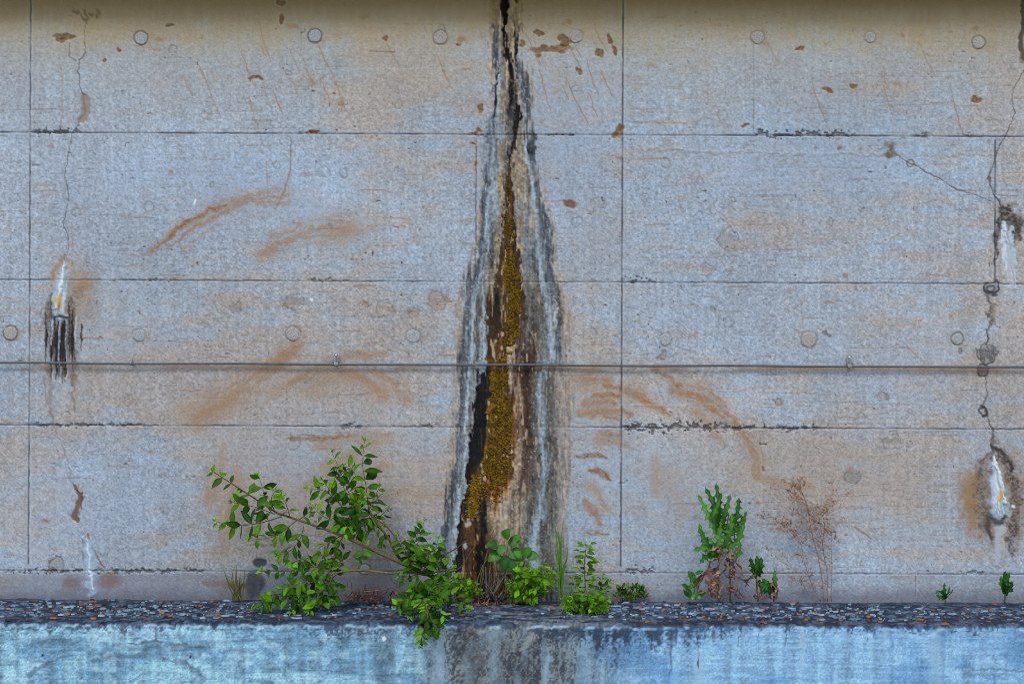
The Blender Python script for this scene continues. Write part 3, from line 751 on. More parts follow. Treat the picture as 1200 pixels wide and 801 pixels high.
BV = boxv(wx[0], 0, 0, 0, 0, 0)
x0w, x1w = (wx[0] - 600) / S, (wx[-1] - 600) / S
zt, zb = (704 - wy[0]) / S, (704 - wy[-1]) / S
V = np.stack([(WX - 600) / S, -w.h, (704 - WY) / S], -1)
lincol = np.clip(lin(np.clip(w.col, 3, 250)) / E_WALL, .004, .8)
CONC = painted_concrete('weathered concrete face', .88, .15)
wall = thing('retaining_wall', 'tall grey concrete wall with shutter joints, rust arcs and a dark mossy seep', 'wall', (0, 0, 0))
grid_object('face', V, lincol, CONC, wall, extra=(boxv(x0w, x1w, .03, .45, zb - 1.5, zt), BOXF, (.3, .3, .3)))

PLAIN = tinted('plain old concrete', (120, 112, 96), (150, 150, 150), .9, 0, 14, .3, .5)
cop = MB(); z0 = zt - .022
prof = [(.5, z0), (-.118, z0), (-.130, z0 + .012), (-.130, z0 + .30), (-.11, z0 + .33), (.5, z0 + .36)]
n_ = 60
vs, fs = [], []
for i in range(n_ + 1):
    xx = x0w + (x1w - x0w) * i / n_
    for a, b in prof: vs.append((xx, a + random.uniform(-.0015, .0015), b + random.uniform(-.001, .001)))
for i in range(n_):
    for k in range(6):
        k2 = (k + 1) % 6
        fs.append((i * 6 + k, i * 6 + k2, i * 6 + 6 + k2, i * 6 + 6 + k))
cop.add(vs, fs, .3); cop.build('coping', PLAIN, wall, smooth=False)

PLUGM = tinted('mortar plug', (158, 148, 138), (146, 160, 174), .9, 0, 160, .3, .6)
for i, (cx_, cy_, r_, s_) in enumerate(PLUGS):
    mb = MB(); c = at(cx_, cy_, 0); R_ = r_ / S
    fr = np.array([cx_, cy_])
    hh = float(w.h[int(np.argmin(np.abs(wy - cy_))), int(np.argmin(np.abs(wx - cx_)))])
    vs, fs, n = [], [], 20
    rad = [1 + random.uniform(-.06, .06) for _ in range(n)]
    for rr, dy in ((1, .004), (.97, -.0006), (.8, -.0012), (.4, -.0010)):
        for k in range(n):
            an = 2 * math.pi * k / n
            vs.append((c.x + R_ * rr * rad[k] * math.cos(an), -hh + dy + random.uniform(-.0005, .0005), c.z + R_ * rr * rad[k] * math.sin(an)))
    for q in range(3):
        for k in range(n): fs.append((q * n + k, q * n + (k + 1) % n, q * n + n + (k + 1) % n, q * n + n + k))
    fs.append(tuple(3 * n + k for k in range(n)))
    mb.add(vs, fs, ({0: .6, 1: .75}.get(i, .3) if i < 7 else {7: .35, 12: .3}.get(i, random.uniform(.4, .9)))); mb.build('tie_hole_plug', PLUGM, wall)

# ================================================================== THE LEDGE AND ITS FACE
lx = axis(-760, -40, 1240, 1960, 1.1)
tops = list(np.linspace(.03, -DEP + .022, 60))
arc = [(-DEP + .022 - .022 * math.sin(a), -.022 + .022 * math.cos(a)) for a in np.linspace(.2, math.pi / 2, 7)]
prof = [(t, 0.0) for t in tops] + arc + [(-DEP, z) for z in np.arange(-.026, -.30, -.0036)] + [(-DEP, z) for z in np.arange(-.305, -.70, -.006)] + [(-DEP, z) for z in np.arange(-.71, -1.63, -.015)]
pY, pZ = np.array([p[0] for p in prof]), np.array([p[1] for p in prof])
LX, LY = np.meshgrid((lx - 600) / S, pY); _, LZ = np.meshgrid(lx, pZ)
PX, PY = photo(LX, LY, LZ)
l = Sheet(PX, PY); x, y = l.px, l.py
istop = np.zeros_like(x); istop[:len(tops)] = 1; nT = len(tops)
edge = 727.5 + (x - 600) * TH
d = y - edge                               # pixels below the edge
wxm, wym = LX * S, LY * S                  # true distances on the top
# front face
base = fbm(x / 60, y / 40, 5, 4)
lft = 1 - sst(x, 420, 640)
cA = np.array((146, 194, 224)); cB = np.array((114, 158, 192)); cC = np.array((104, 150, 198)); cD = np.array((132, 176, 218))
l.col[:] = (cB + (cA - cB) * sst(base, .38, .56)[..., None]) * lft[..., None] + (cC + (cD - cC) * sst(base, .4, .62)[..., None]) * (1 - lft[..., None])
mot = fbm(x / 9, y / 7, 9, 4)
l.over(sst(mot, .54, .68) * .45 * (.08 + .92 * lft), (92, 124, 150))
lw = 1 - sst(np.abs(fbm(x / 3.0, y / 2.4, 53, 2) - .5) * 2, .02, .2)
l.over(lw * (.08 + .26 * lft), (72, 100, 128))
l.over(sst(vn(x / 40, y / 2.2, 12) * .6 + fbm(x / 14, y / 8, 13, 3) * .4, .60, .76) * .4 * lft, (70, 92, 108))
l.over(sst(fbm(x / 16, y / 12, 16, 4), .54, .66) * .5 * lft, (166, 206, 228))
l.col *= (1 + .20 * (vn(x / 5, y / 60, 14) - .5) + .16 * (l.gr - .5) + .24 * (vn(x / 1.4, y / 1.4, 15) - .5) + .16 * (vn(x / 30, y / 1.6, 17) - .5))[..., None]
cw = sst(x + 18 * (fbm(x / 20, y / 20, 18, 3) - .5), 466, 540) * (1 - sst(x + 30 * (fbm(x / 14, y / 26, 19, 3) - .5), 640, 760))
mar = sst(vn(x / 1.5, y / 1.8, 20) * .38 + vn(x / 3.2, y / 5, 23) * .2 + fbm(x / 7, y / 26, 21, 3) * .42, .36, .64)
cm = np.array((46, 50, 58)) + (np.array((122, 130, 134)) - np.array((46, 50, 58))) * mar[..., None]
bs = sst(fbm(x / 11, y / 70, 24, 2), .48, .62)
cm = cm + (np.array((122, 150, 172)) - cm) * (bs * .6)[..., None]
l.col += (cm - l.col) * (cw * .88 * (d > 0))[..., None]
for a in ((555, 765, 14, 40, (62, 52, 50), .6), (620, 770, 12, 40, (60, 62, 68), .6), (590, 780, 10, 40, (66, 66, 70), .5), (655, 775, 9, 40, (64, 70, 80), .5)):
    l.blob(*a, .7, 12, 0, 0, .6)
for pts, wd, c in (([(643, 770), (641, 801), (640, 830)], [3, 6, 7], (140, 172, 200)), ([(656, 735), (655, 775), (657, 830)], [2, 2, 2], (140, 160, 176)), ([(512, 760), (510, 830)], [5, 8], (140, 164, 180)), ([(640, 730), (612, 760)], [6, 3], (150, 158, 158)), ([(625, 728), (560, 735)], [5, 6], (138, 144, 142)), ([(940, 735), (942, 780)], [2, 2.5], (156, 190, 208)), ([(1020, 730), (1021, 770)], [1.6, 2], (150, 188, 206)), ([(1036, 730), (1036, 760)], [1.4, 1.4], (154, 186, 200)), ([(820, 770), (818, 830)], [7, 12], (144, 178, 204)), ([(1166, 728), (1166, 745)], [1.4, 1], (150, 190, 210)), ([(1097, 745), (1097, 830)], [8, 9], (140, 178, 206))):
    l.stroke(pts, wd, c, .6, .6, 4, 0, .4)
# dark growth creeping down from the edge
dd = 5 + 7 * fbm(x / 30, x * 0, 26, 3) + 30 * np.exp(-((x - 705) / 60) ** 2) + 16 * np.exp(-((x - 800) / 45) ** 2) + 12 * np.exp(-((x - 430) / 60) ** 2) + 6 * np.exp(-((x - 130) / 60) ** 2)
gd = 1 - sst(d + (fbm(x / 7, y / 34, 27, 3) - .5) * dd * 1.5 + (vn(x / 1.9, y / 2.2, 28) - .5) * (6 + dd * .9) + (fbm(x / 22, y / 14, 29, 2) - .5) * 8, dd * .2, dd * 1.15)
l.over(gd * (.74 + .18 * np.exp(-((x - 705) / 80) ** 2)) * (d > 0), (44, 58, 80))
for pts, wd, a in (([(787, 730), (786, 760), (785, 790)], [3, 2, 1], .7), ([(835, 730), (836, 750)], [4, 2], .6), ([(921, 728), (921, 756)], [.8, .8], .8), ([(866, 728), (866, 757)], [.7, .7], .7), ([(1017, 728), (1016, 750)], [.9, .7], .6), ([(1024, 728), (1025, 746)], [.8, .6], .6), ([(1133, 726), (1134, 737)], [.8, .7], .8), ([(183, 728), (182, 752)], [1.6, 1], .6), ([(150, 753), (182, 751), (190, 752)], [1, 1.6, 1], .7), ([(150, 760), (200, 757), (240, 759)], [2.5, 4, 2], .45), ([(200, 755), (225, 755), (240, 757)], [1, 1.6, 1], .6), ([(35, 790), (55, 775), (80, 768)], [3, 2, 1], .5), ([(190, 772), (220, 777), (240, 795)], [2, 2.4, 3], .5), ([(110, 775), (130, 769), (180, 768)], [3, 2.5, 2], .45), ([(420, 735), (440, 745), (450, 770)], [14, 18, 10], .45), ([(460, 745), (450, 790)], [10, 12], .35), ([(0, 735), (45, 737)], [1.2, 1.2], .6), ([(1120, 782), (1200, 785)], [1.2, 1.6], .4), ([(1130, 790), (1190, 792)], [3, 2], .3), ([(890, 728), (887, 745)], [1, .8], .6)):
    l.stroke(pts, wd, (56, 70, 86), a, .6, 4, 0, .3, .5)
for a in ((450, 757 - 9, 2.4, 3, (214, 226, 232)), (50, 767, 1.6, 1.4, (30, 40, 50)), (223, 769, 1.6, 1.4, (30, 40, 50)), (234, 778, 2, 1.2, (170, 200, 220)), (818, 776, 1, 6, (70, 84, 96)), (834, 734, 3, 1, (200, 214, 224))):
    l.blob(*a, .9, .3, 1)
# the top: blackened, silted smear under the seep
tn = fbm(wxm / 9, wym / 9, 30, 4)
tcol = np.array((46, 58, 80)) + (np.array((90, 110, 136)) - np.array((46, 58, 80))) * sst(tn, .42, .64)[..., None]
sl = np.exp(-((x - 620 + .2 * wym) / 62) ** 2) * sst(fbm(wxm / 30, wym / 9, 33, 4), .38, .56)
tcol = tcol + (np.array((130, 140, 148)) - tcol) * (np.minimum(1, sl * 1.5) * .9)[..., None]
tcol = tcol * (1 + .5 * (vn(wxm / 2.4, wym / 8, 34) - .5))[..., None]
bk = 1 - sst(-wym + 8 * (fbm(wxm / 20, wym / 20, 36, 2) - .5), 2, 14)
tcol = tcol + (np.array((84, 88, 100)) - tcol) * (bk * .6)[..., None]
rowi = np.arange(len(prof))[:, None]
e_mask = (1 - sst(np.abs(rowi - (nT + 4.5) - 2 * (vn(x / 5, x * 0, 39) - .5)), .4, 1.5)) * sst(fbm(x / 16, x * 0, 38, 4), .42, .56) * (.5 + .5 * vn(x / 2.5, x * 0, 41))
L_top = lin(np.clip(tcol, 3, 250)) / E_TOP
L_front = lin(np.clip(l.col, 3, 250)) / E_WALL
# worn pale arris
worn = lin(np.array((150, 186, 214))) / E_WALL
mixk = sst(np.broadcast_to(rowi, x.shape).astype(F32), nT + 1, nT + 6)[..., None]
LC = L_top * (1 - mixk) + L_front * mixk
LC = LC + (worn - LC) * (e_mask * .8)[..., None]
LC = np.clip(LC, .004, .8)
rl = .004 * (fbm(wxm / 14, wym / 14 + LZ * S / 14, 39, 4) - .5) + .006 * (fbm(wxm / 50, LZ * S / 40, 42, 2) - .5)
chip = sst(fbm(x / 12, x * 0 + 3, 43, 3), .60, .74) * (1 - sst(np.abs(rowi - (nT + 3)), 2, 9))
LYd = LY.copy(); LZd = LZ.copy()
fk = sst(np.broadcast_to(rowi, x.shape).astype(F32), nT - 1, nT + 6)
LYd -= rl * fk - chip * .010 * .7; LZd += rl * 1.2 * (1 - fk) - chip * .010 * .7
V = np.stack([LX, LYd, LZd], -1)
ledge = thing('concrete_ledge', 'low pale blue concrete wall with a blackened ledge below the tall wall', 'ledge', (0, 0, 0))
grid_object('ledge_body', V[::-1, :], LC[::-1, :], painted_concrete('ledge concrete', .86, .15), ledge)

def ledge_pt(px, py):
    """point on the ledge top seen at px, py"""
    wx_, wy_ = unroll(px, py)
    q = (wy_ - 400.5) / S
    dist = CZ * D / q
    return Vector(((wx_ - 600) / S * dist / D, dist - D, 0.0))

# lichen on the ledge: rosettes and crumbs
LICH = tinted('pale lichen', (92, 120, 150), (166, 194, 212), .95, 0, 90, .3, .6, .1, E_TOP * .9)
LORG = tinted('orange lichen', (110, 76, 60), (188, 116, 52), .95, 0, 90, .3, .6, .1, E_TOP * .8)
STON = tinted('grit', (44, 54, 72), (100, 118, 140), .95, 0, 90, .35, .5, .2, E_TOP)
def rosettes(name, mat, n, rmin, rmax, label, hgt, pick):
    mb = MB(); rnd = random.Random(n)
    c = 0
    while c < n:
        X = rnd.uniform(-2.9, 2.9); Yq = pick(rnd)
        pxx = 600 + X * S * D / (D + Yq)
        clear = math.exp(-((pxx - 610) / 75) ** 2)
        if rnd.random() < clear: continue
        if 300 < pxx < 530 and rnd.random() < .45: continue
        c += 1
        r = rmin + (rmax - rmin) * rnd.random() ** 2.2
        k = rnd.randint(9, 13); vs, fs = [], []
        sx, sy = rnd.uniform(.8, 1.9), rnd.uniform(.7, 1.1)
        zoff = .0016
        for q, (rr, zz) in enumerate(((1, -.002), (.92, hgt), (.45, hgt * rnd.uniform(.3, 1.0)))):
            for j in range(k):
                a = 2 * math.pi * j / k
                ra = r * rr * (1 + (.28 * rnd.uniform(-1, 1) if q < 2 else 0))
                vs.append((X + ra * sx * math.cos(a), Yq + ra * sy * math.sin(a), zoff + zz))
        for q in range(2):
            for j in range(k): fs.append((q * k + j, q * k + (j + 1) % k, q * k + k + (j + 1) % k, q * k + k + j))
        fs.append(tuple(2 * k + j for j in range(k)))
        mb.add(vs, fs, rnd.random())
    o = mb.build(name, mat)
    tag(o, label, 'lichen', None, 'stuff')
rosettes('pale_lichen', LICH, 1100, .0025, .012, 'pale grey white lichen rosettes crusting the dark ledge top', .0035, lambda r: -r.uniform(.02, .40) if r.random() < .45 else -r.gauss(r.choice((.16, .25, .33)), .025))
rosettes('orange_lichen', LORG, 300, .002, .008, 'small orange lichen spots dotted over the dark ledge top', .004, lambda r: -r.uniform(.02, .46))
rosettes('ledge_grit', STON, 700, .003, .010, 'dark grit and crumbs scattered over the ledge top', .0035, lambda r: -r.uniform(.005, .46))
bpy.data.objects['ledge_grit']['category'] = 'grit'

# ================================================================== MOSS IN THE SEEP
MOSS = tinted('golden moss', (48, 34, 14), (118, 92, 20), .95, 0, 120, .65, 0, .1)
my = [206, 240, 270, 300, 330, 360, 390, 415, 440, 470, 510, 545, 570, 590]
ml = [593, 592, 588, 589, 594, 597, 591, 584, 577, 575, 572, 567, 566, 568]
mr = [598, 601, 603, 605, 609, 611, 607, 598, 592, 597, 600, 597, 592, 584]
mb = MB(); rnd = random.Random(5)
def wall_h(px, py):
    a, b = unroll(px, py)
    i = int(np.clip(np.searchsorted(wy, b), 1, len(wy) - 2)); j = int(np.clip(np.searchsorted(wx, a), 1, len(wx) - 2))
    return float(w.h[i, j])
def moss_clump(px, py, r, t):
    c = at(px, py, 0); hh = wall_h(px, py)
    n = 6; vs, fs = [], []
    for rr, dp in ((1.0, .001), (.8, -.55), (.35, -.9)):
        for k in range(n):
            a = 2 * math.pi * k / n + rnd.uniform(-.3, .3)
            vs.append((c.x + r * rr * math.cos(a) * 1.35, -hh + dp * .42 * r * rnd.uniform(.7, 1.2), c.z + r * rr * .8 * math.sin(a)))
    for q in range(2):
        for k in range(n): fs.append((q * n + k, q * n + (k + 1) % n, q * n + n + (k + 1) % n, q * n + n + k))
    fs.append(tuple(2 * n + k for k in range(n)))
    mb.add(vs, fs, t)
cnt = 0
while cnt < 8500:
    yy = rnd.uniform(206, 592)
    a, b = np.interp(yy, my, ml), np.interp(yy, my, mr)
    wgt = (b - a) / 30 * (.30 if yy < 300 else .6 if yy < 340 else 1) * (.35 if 395 < yy < 438 else 1) * (1 if yy < 548 else max(.1, 1 - (yy - 548) / 40))
    if rnd.random() > wgt: continue
    xx = rnd.uniform(a - 1.5, b + 1.5) + rnd.gauss(0, 1)
    lump = float(vn(np.array([xx / 5]), np.array([yy / 6]), 3)[0])
    edge = min(xx - a, b - xx) / 4
    if lump < (.25 if yy > 300 else .42) + .3 * max(0, 1 - edge): continue
    t = np.clip(rnd.gauss(.36, .2) + (.25 if rnd.random() < .12 else 0) + (lump - .5) * .5, 0, 1)
    if yy < 290: t *= .6
    moss_clump(xx, yy, rnd.uniform(.0014, .0040) * (.6 + lump), float(t)); cnt += 1
for _ in range(420):
    yy = rnd.uniform(556, 606); xx = rnd.gauss(558 - (yy - 556) * .10, 3.6)
    moss_clump(xx, yy, rnd.uniform(.003, .0065), min(1, max(0, rnd.gauss(.75, .2))))
for _ in range(120):
    moss_clump(rnd.gauss(594, 9), rnd.gauss(690, 8), rnd.uniform(.004, .008), rnd.uniform(0, .5))
tag(mb.build('moss', MOSS), 'golden brown moss cushions coating the wet streak in the middle of the wall', 'moss', None, 'stuff')

# ================================================================== CABLE
CAB = tinted('weathered cable', (62, 68, 78), (96, 104, 116), .5, 0, 50, .25, .2, .5)
CLIP = tinted('zinc clip', (56, 60, 66), (190, 196, 204), .45, 0, 60, .3, .2, .6)
mb = MB()
pts = []
for i in range(101):
    xx = x0w + (x1w - x0w) * i / 100
    pts.append(Vector((xx, -.019, (704 - 427.2) / S - .0018 * math.sin(xx * 3.1) ** 2 + .0006 * math.sin(xx * 9))))
tube(mb, pts, .0046, .0046, 10, .4)
cable = thing('cable', 'thin grey cable running straight across the tall concrete wall', 'cable', (0, 0, 0))
mb.build('sheath', CAB, cable)
for cxp in (155, 394.5, 994):
    k = .45 if cxp == 155 else 1
    c = at(cxp, 427.2 + (cxp - 600) * TH, 0); cz = (704 - 427.2) / S
    mb = MB()
    ring = [Vector((c.x + .0105 * k * math.cos(a), -.0195, cz + .036 * k + .012 * k * math.sin(a))) for a in np.linspace(-.9, math.pi + .9, 15)]
    tube(mb, [Vector((c.x + .013 * k, -.021, cz + .004))] + ring + [Vector((c.x - .013 * k, -.021, cz + .004))], .0030 * k, .0030 * k, 8, .5)
    tube(mb, [Vector((c.x, .004, cz + .037 * k)), Vector((c.x, -.024, cz + .037 * k))], .0045 * k, .0045 * k, 8, .9)
    sad = [Vector((c.x, -.019 - .008 * math.cos(a), cz + .008 * math.sin(a))) for a in np.linspace(-1.4, 1.4, 9)]
    for q in (-.006, -.003, 0, .003, .006):
        tube(mb, [p + Vector((q * k, 0, 0)) for p in sad], .002, .002, 6, .4)
    tube(mb, [Vector((c.x, .004, cz)), Vector((c.x, -.013, cz))], .004, .004, 8, .2)
    mb.build('clip', CLIP, cable)

# ================================================================== PLANTS
LEAF = tinted('dark shrub leaf', (9, 50, 5), (112, 176, 22), .45, .2, 70, .3, .2, .12)
HERB = tinted('bright herb leaf', (14, 62, 6), (120, 176, 26), .55, .28, 70, .25, .2, .12)
LETT = tinted('blue green spiny leaf', (18, 78, 24), (104, 166, 76), .6, .2, 90, .25, .25, .12)
DRYL = tinted('withered leaf', (84, 62, 58), (168, 132, 118), .9, .1, 90, .3, .3, .1)
BARK = tinted('young bark', (72, 56, 44), (104, 104, 60), .8, 0, 120, .3, .4, .2)
STEM = tinted('green stem', (80, 84, 50), (104, 126, 50), .6, 0, 120, .25, .2, .3)
DRYS = tinted('dry brown stem', (126, 100, 84), (168, 138, 118), .9, 0, 120, .3, .3, .1)
DRYG = tinted('dry grass', (92, 78, 46), (112, 124, 56), .8, .15, 90, .3, 0, .1)
GRAS = tinted('grass blade', (52, 110, 30), (132, 172, 44), .5, .25, 60, .2, 0, .3)
ROOT = tinted('grey dead wood', (58, 52, 54), (118, 112, 116), .9, 0, 120, .35, .5, .1)
CAM = Vector((0, -D, CZ))

def rvec(r, k=1.0):
    return Vector((r.uniform(-k, k), r.uniform(-k, k), r.uniform(-k, k)))

def leafy(fol, twg, pts, depths, L, r, shape='ovate', step=.040, tw=(.0022, .0010), start=.1, droop=.35, young=True, wr=.5, tint=.12, spread=.9):
    """a twig with opposite leaves; pts in photo pixels, depths in metres from the wall"""
    P = [at(p[0], p[1], dd_) for p, dd_ in zip(pts, depths)]
    path = smooth_path(P, 6)
    if twg is not None: tube(twg, path, tw[0], tw[1], 6, r.uniform(.0, .4))
    lens = [0.0]
    for a, b in zip(path, path[1:]): lens.append(lens[-1] + (b - a).length)
    T = lens[-1]; s = T * start; odd = 0
    while s < T + .001:
        i = max(0, min(len(path) - 2, next((k for k, q in enumerate(lens) if q >= s), len(path) - 1) - 1))
        p = path[i].lerp(path[i + 1], min(1, (s - lens[i]) / max(1e-6, lens[i + 1] - lens[i])))
        d = (path[i + 1] - path[i]).normalized()
        fr = s / T
        size = L * r.uniform(.58, 1.14) * (1.0 if fr < .8 or not young else 1.0 - 2.6 * (fr - .8))
        side = d.cross((CAM - p).normalized()).normalized()
        if odd: side = (side * .45 + (CAM - p).normalized() * .6 * r.choice((-1, 1))).normalized()
        for sg in (1, -1):
            if r.random() < .08: continue
            ld = (side * sg * spread + d * r.uniform(.2, .7) + Vector((0, 0, -droop * r.uniform(.3, 1.3))) + rvec(r, .3)).normalized()
            nrm = (Vector((0, -.75, .65)) + rvec(r, .75)).normalized()
            tt = tint + r.choice((-.12, -.1, -.06, 0, .05, .12, .26, .45)) * r.uniform(.6, 1.2) + (.4 * max(0, fr - .75) / .25 if young else 0) + (.25 if r.random() < .08 else 0)
            leaf(fol, p + ld * .003, ld, nrm, size, size * wr * r.uniform(.85, 1.15), float(np.clip(tt, 0, 1)), r.uniform(.1, .5), r.uniform(-.05, .4), shape, r.uniform(-.4, .4))
        s += step * r.uniform(.75, 1.2); odd ^= 1
    if young:
        p = path[-1]; d = (path[-1] - path[-2]).normalized()
        for k in range(4):
            ld = (d + rvec(r, .8)).normalized()
            leaf(fol, p, ld, rvec(r).normalized(), L * r.uniform(.22, .42), L * .13, r.uniform(.6, 1), .3, .2, 'narrow')

# --- the big shrub
r = random.Random(21)
base = ledge_pt(561, 706); base.y = -.03
shrub = thing('shrub', 'largest bush, dark green oval leaves, spilling from the wall foot over the ledge', 'shrub', base)
fol = MB()
def branch(pts, deps, r0, r1, tint=.5):
    mb = MB(); tube(mb, smooth_path([at(p[0], p[1], q) for p, q in zip(pts, deps)], 8), r0, r1, 8, tint, .08)
    return mb.build('branch', BARK, shrub)
BR_LEFT = branch([(561, 706), (540, 694), (512, 678), (478, 663), (430, 641), (395, 625), (350, 609), (325, 601)], [-.03, -.06, -.14, -.2, -.22, -.22, -.2, -.18], .0085, .004)
branch([(325, 601), (305, 588), (282, 573), (262, 560), (251, 553)], [-.18, -.18, -.17, -.16, -.16], .0040, .0014, .1)
BR_LOW = branch([(500, 673), (478, 670), (455, 671), (425, 668), (398, 670), (375, 678)], [-.16, -.2, -.22, -.22, -.22, -.24], .0060, .0035, .8)
BR_MID = branch([(490, 668), (467, 652), (455, 630), (441, 612), (432, 596)], [-.18, -.17, -.16, -.16, -.16], .0062, .0035, .2)
branch([(470, 640), (458, 622), (447, 612), (440, 608)], [-.17, -.16, -.14, -.13], .0035, .0022, .2)
BR_RIGHT = branch([(556, 702), (532, 694), (512, 700), (502, 716), (499, 738)], [-.04, -.16, -.36, -.49, -.53], .0060, .0025, .3)
branch([(550, 631), (533, 643), (516, 652), (505, 660)], [-.03, -.08, -.13, -.16], .0025, .0025, .0)
branch([(556, 640), (540, 664), (520, 673), (508, 684)], [-.02, -.08, -.13, -.18], .0030, .0026, .0)
twg = MB()
TW = [  # left arm
    ([(300, 584), (280, 572), (262, 560), (250, 553)], (-.18, -.17, -.16, -.16), .070, .058, .15),
    ([(318, 600), (311, 582), (306, 566), (303, 557)], (-.18, -.17, -.16, -.16), .070, .05, .2),
    ([(322, 600), (318, 585), (322, 575)], (-.2, -.23, -.25), .07, .05, .3),
    ([(322, 602), (300, 594), (282, 590), (272, 588)], (-.18, -.2, -.22, -.22), .074, .048, .1),
    ([(330, 605), (302, 613), (275, 615), (254, 611)], (-.19, -.2, -.2, -.2), .068, .055, .2),
    ([(348, 609), (326, 626), (306, 631), (292, 630)], (-.2, -.21, -.22, -.22), .064, .058, .2),
    ([(356, 616), (352, 630), (340, 645), (326, 650)], (-.2, -.22, -.23, -.24), .062, .045, .2),
    ([(340, 606), (335, 590), (330, 582)], (-.2, -.22, -.22), .066, .045, .3),
    ([(350, 609), (362, 600), (369, 594)], (-.2, -.2, -.2), .05, .05, .3),
    # middle crown
    ([(420, 604), (408, 575), (398, 550), (389, 530)], (-.17, -.17, -.18, -.18), .070, .055, .1),
    ([(432, 598), (429, 570), (425, 545), (427, 518)], (-.16, -.16, -.17, -.17), .074, .050, .1),
    ([(418, 612), (398, 590), (380, 575), (361, 572)], (-.18, -.2, -.2, -.2), .074, .046, .1),
    ([(400, 592), (388, 576), (378, 562)], (-.2, -.21, -.22), .068, .042, .2),
    ([(412, 622), (390, 610), (375, 602), (366, 592)], (-.2, -.22, -.23, -.23), .066, .05, .2),
    ([(438, 610), (447, 603), (454, 596)], (-.15, -.13, -.13), .044, .03, .1),
    ([(400, 627), (385, 636), (376, 640)], (-.21, -.22, -.22), .058, .04, .2),
    ([(402, 628), (393, 645), (390, 660)], (-.21, -.23, -.23), .052, .038, .2),
    ([(425, 636), (425, 650), (421, 656)], (-.22, -.24, -.25), .050, .03, .4),
    ([(430, 600), (440, 580), (445, 570)], (-.16, -.15, -.14), .06, .05, .3),
    ([(440, 615), (450, 625), (447, 640)], (-.16, -.15, -.15), .052, .045, .2),
    ([(415, 600), (405, 615), (392, 612)], (-.2, -.24, -.25), .066, .04, .1),
    ([(425, 590), (412, 600), (405, 625)], (-.2, -.24, -.25), .066, .04, .1),
    ([(436, 600), (428, 615), (432, 632)], (-.2, -.24, -.25), .060, .04, .1),
    ([(410, 575), (420, 570), (424, 578)], (-.18, -.2, -.2), .066, .045, .1),
    ([(395, 560), (404, 548), (412, 545)], (-.18, -.2, -.2), .056, .045, .1),
    ([(440, 605), (425, 610), (415, 630)], (-.14, -.13, -.13), .060, .035, .1),
    # lower left crown
    ([(396, 670), (368, 664), (340, 668), (305, 669)], (-.22, -.25, -.26, -.26), .058, .042, .1),
    ([(394, 673), (372, 690), (340, 700), (298, 708)], (-.22, -.28, -.3, -.3), .062, .044, .1),
    ([(390, 675), (378, 698), (362, 716)], (-.23, -.3, -.34), .062, .042, .1),
    ([(388, 671), (384, 658), (374, 648)], (-.22, -.24, -.24), .054, .038, .2),
    ([(384, 680), (396, 690), (392, 702)], (-.24, -.26, -.28), .054, .036, .1),
    ([(380, 678), (355, 682), (330, 690)], (-.24, -.28, -.3), .060, .038, .1),
    ([(392, 668), (402, 660), (396, 650)], (-.22, -.2, -.2), .048, .034, .1),
    ([(372, 690), (350, 705), (340, 716)], (-.28, -.3, -.32), .056, .042, .1),
    ([(368, 664), (355, 655), (338, 662)], (-.25, -.24, -.24), .054, .04, .1),
    ([(330, 695), (312, 700), (305, 712)], (-.28, -.3, -.3), .05, .04, .2),
    # right crown
    ([(492, 668), (488, 645), (494, 622), (497, 610)], (-.2, -.2, -.2, -.2), .052, .034, .1),
    ([(490, 666), (475, 645), (466, 625)], (-.2, -.2, -.2), .048, .032, .1),
    ([(495, 664), (508, 648), (514, 630)], (-.2, -.2, -.19), .050, .032, .1),
    ([(498, 668), (515, 655), (527, 652)], (-.2, -.2, -.2), .050, .032, .1),
    ([(485, 668), (478, 650), (482, 632)], (-.24, -.26, -.27), .052, .032, .1),
    ([(495, 670), (502, 655), (500, 638)], (-.24, -.27, -.28), .054, .032, .1),
    ([(492, 672), (476, 680), (465, 672)], (-.22, -.25, -.25), .048, .034, .1),
    ([(500, 680), (520, 685), (535, 678), (545, 688)], (-.24, -.28, -.3, -.3), .050, .034, .1),
    ([(500, 690), (520, 695), (540, 702), (549, 712)], (-.3, -.34, -.36, -.38), .054, .034, .1),
    ([(497, 688), (478, 700), (463, 712)], (-.3, -.34, -.38), .050, .034, .1),
    ([(497, 700), (486, 715), (480, 722)], (-.42, -.46, -.48), .048, .032, .1),
    ([(498, 705), (498, 730), (492, 756)], (-.46, -.52, -.54), .052, .034, .1),
    ([(499, 710), (508, 730), (516, 740)], (-.48, -.52, -.53), .050, .036, .1),
    ([(500, 705), (515, 715), (522, 724)], (-.44, -.49, -.51), .050, .034, .1),
    ([(492, 680), (505, 695), (500, 715)], (-.3, -.38, -.46), .054, .03, .1),
    ([(505, 680), (515, 690), (510, 708)], (-.3, -.36, -.44), .054, .03, .1),
    ([(488, 680), (484, 695), (488, 706)], (-.3, -.36, -.42), .052, .03, .1),
    ([(510, 670), (525, 668), (532, 664)], (-.2, -.22, -.22), .044, .03, .1)]
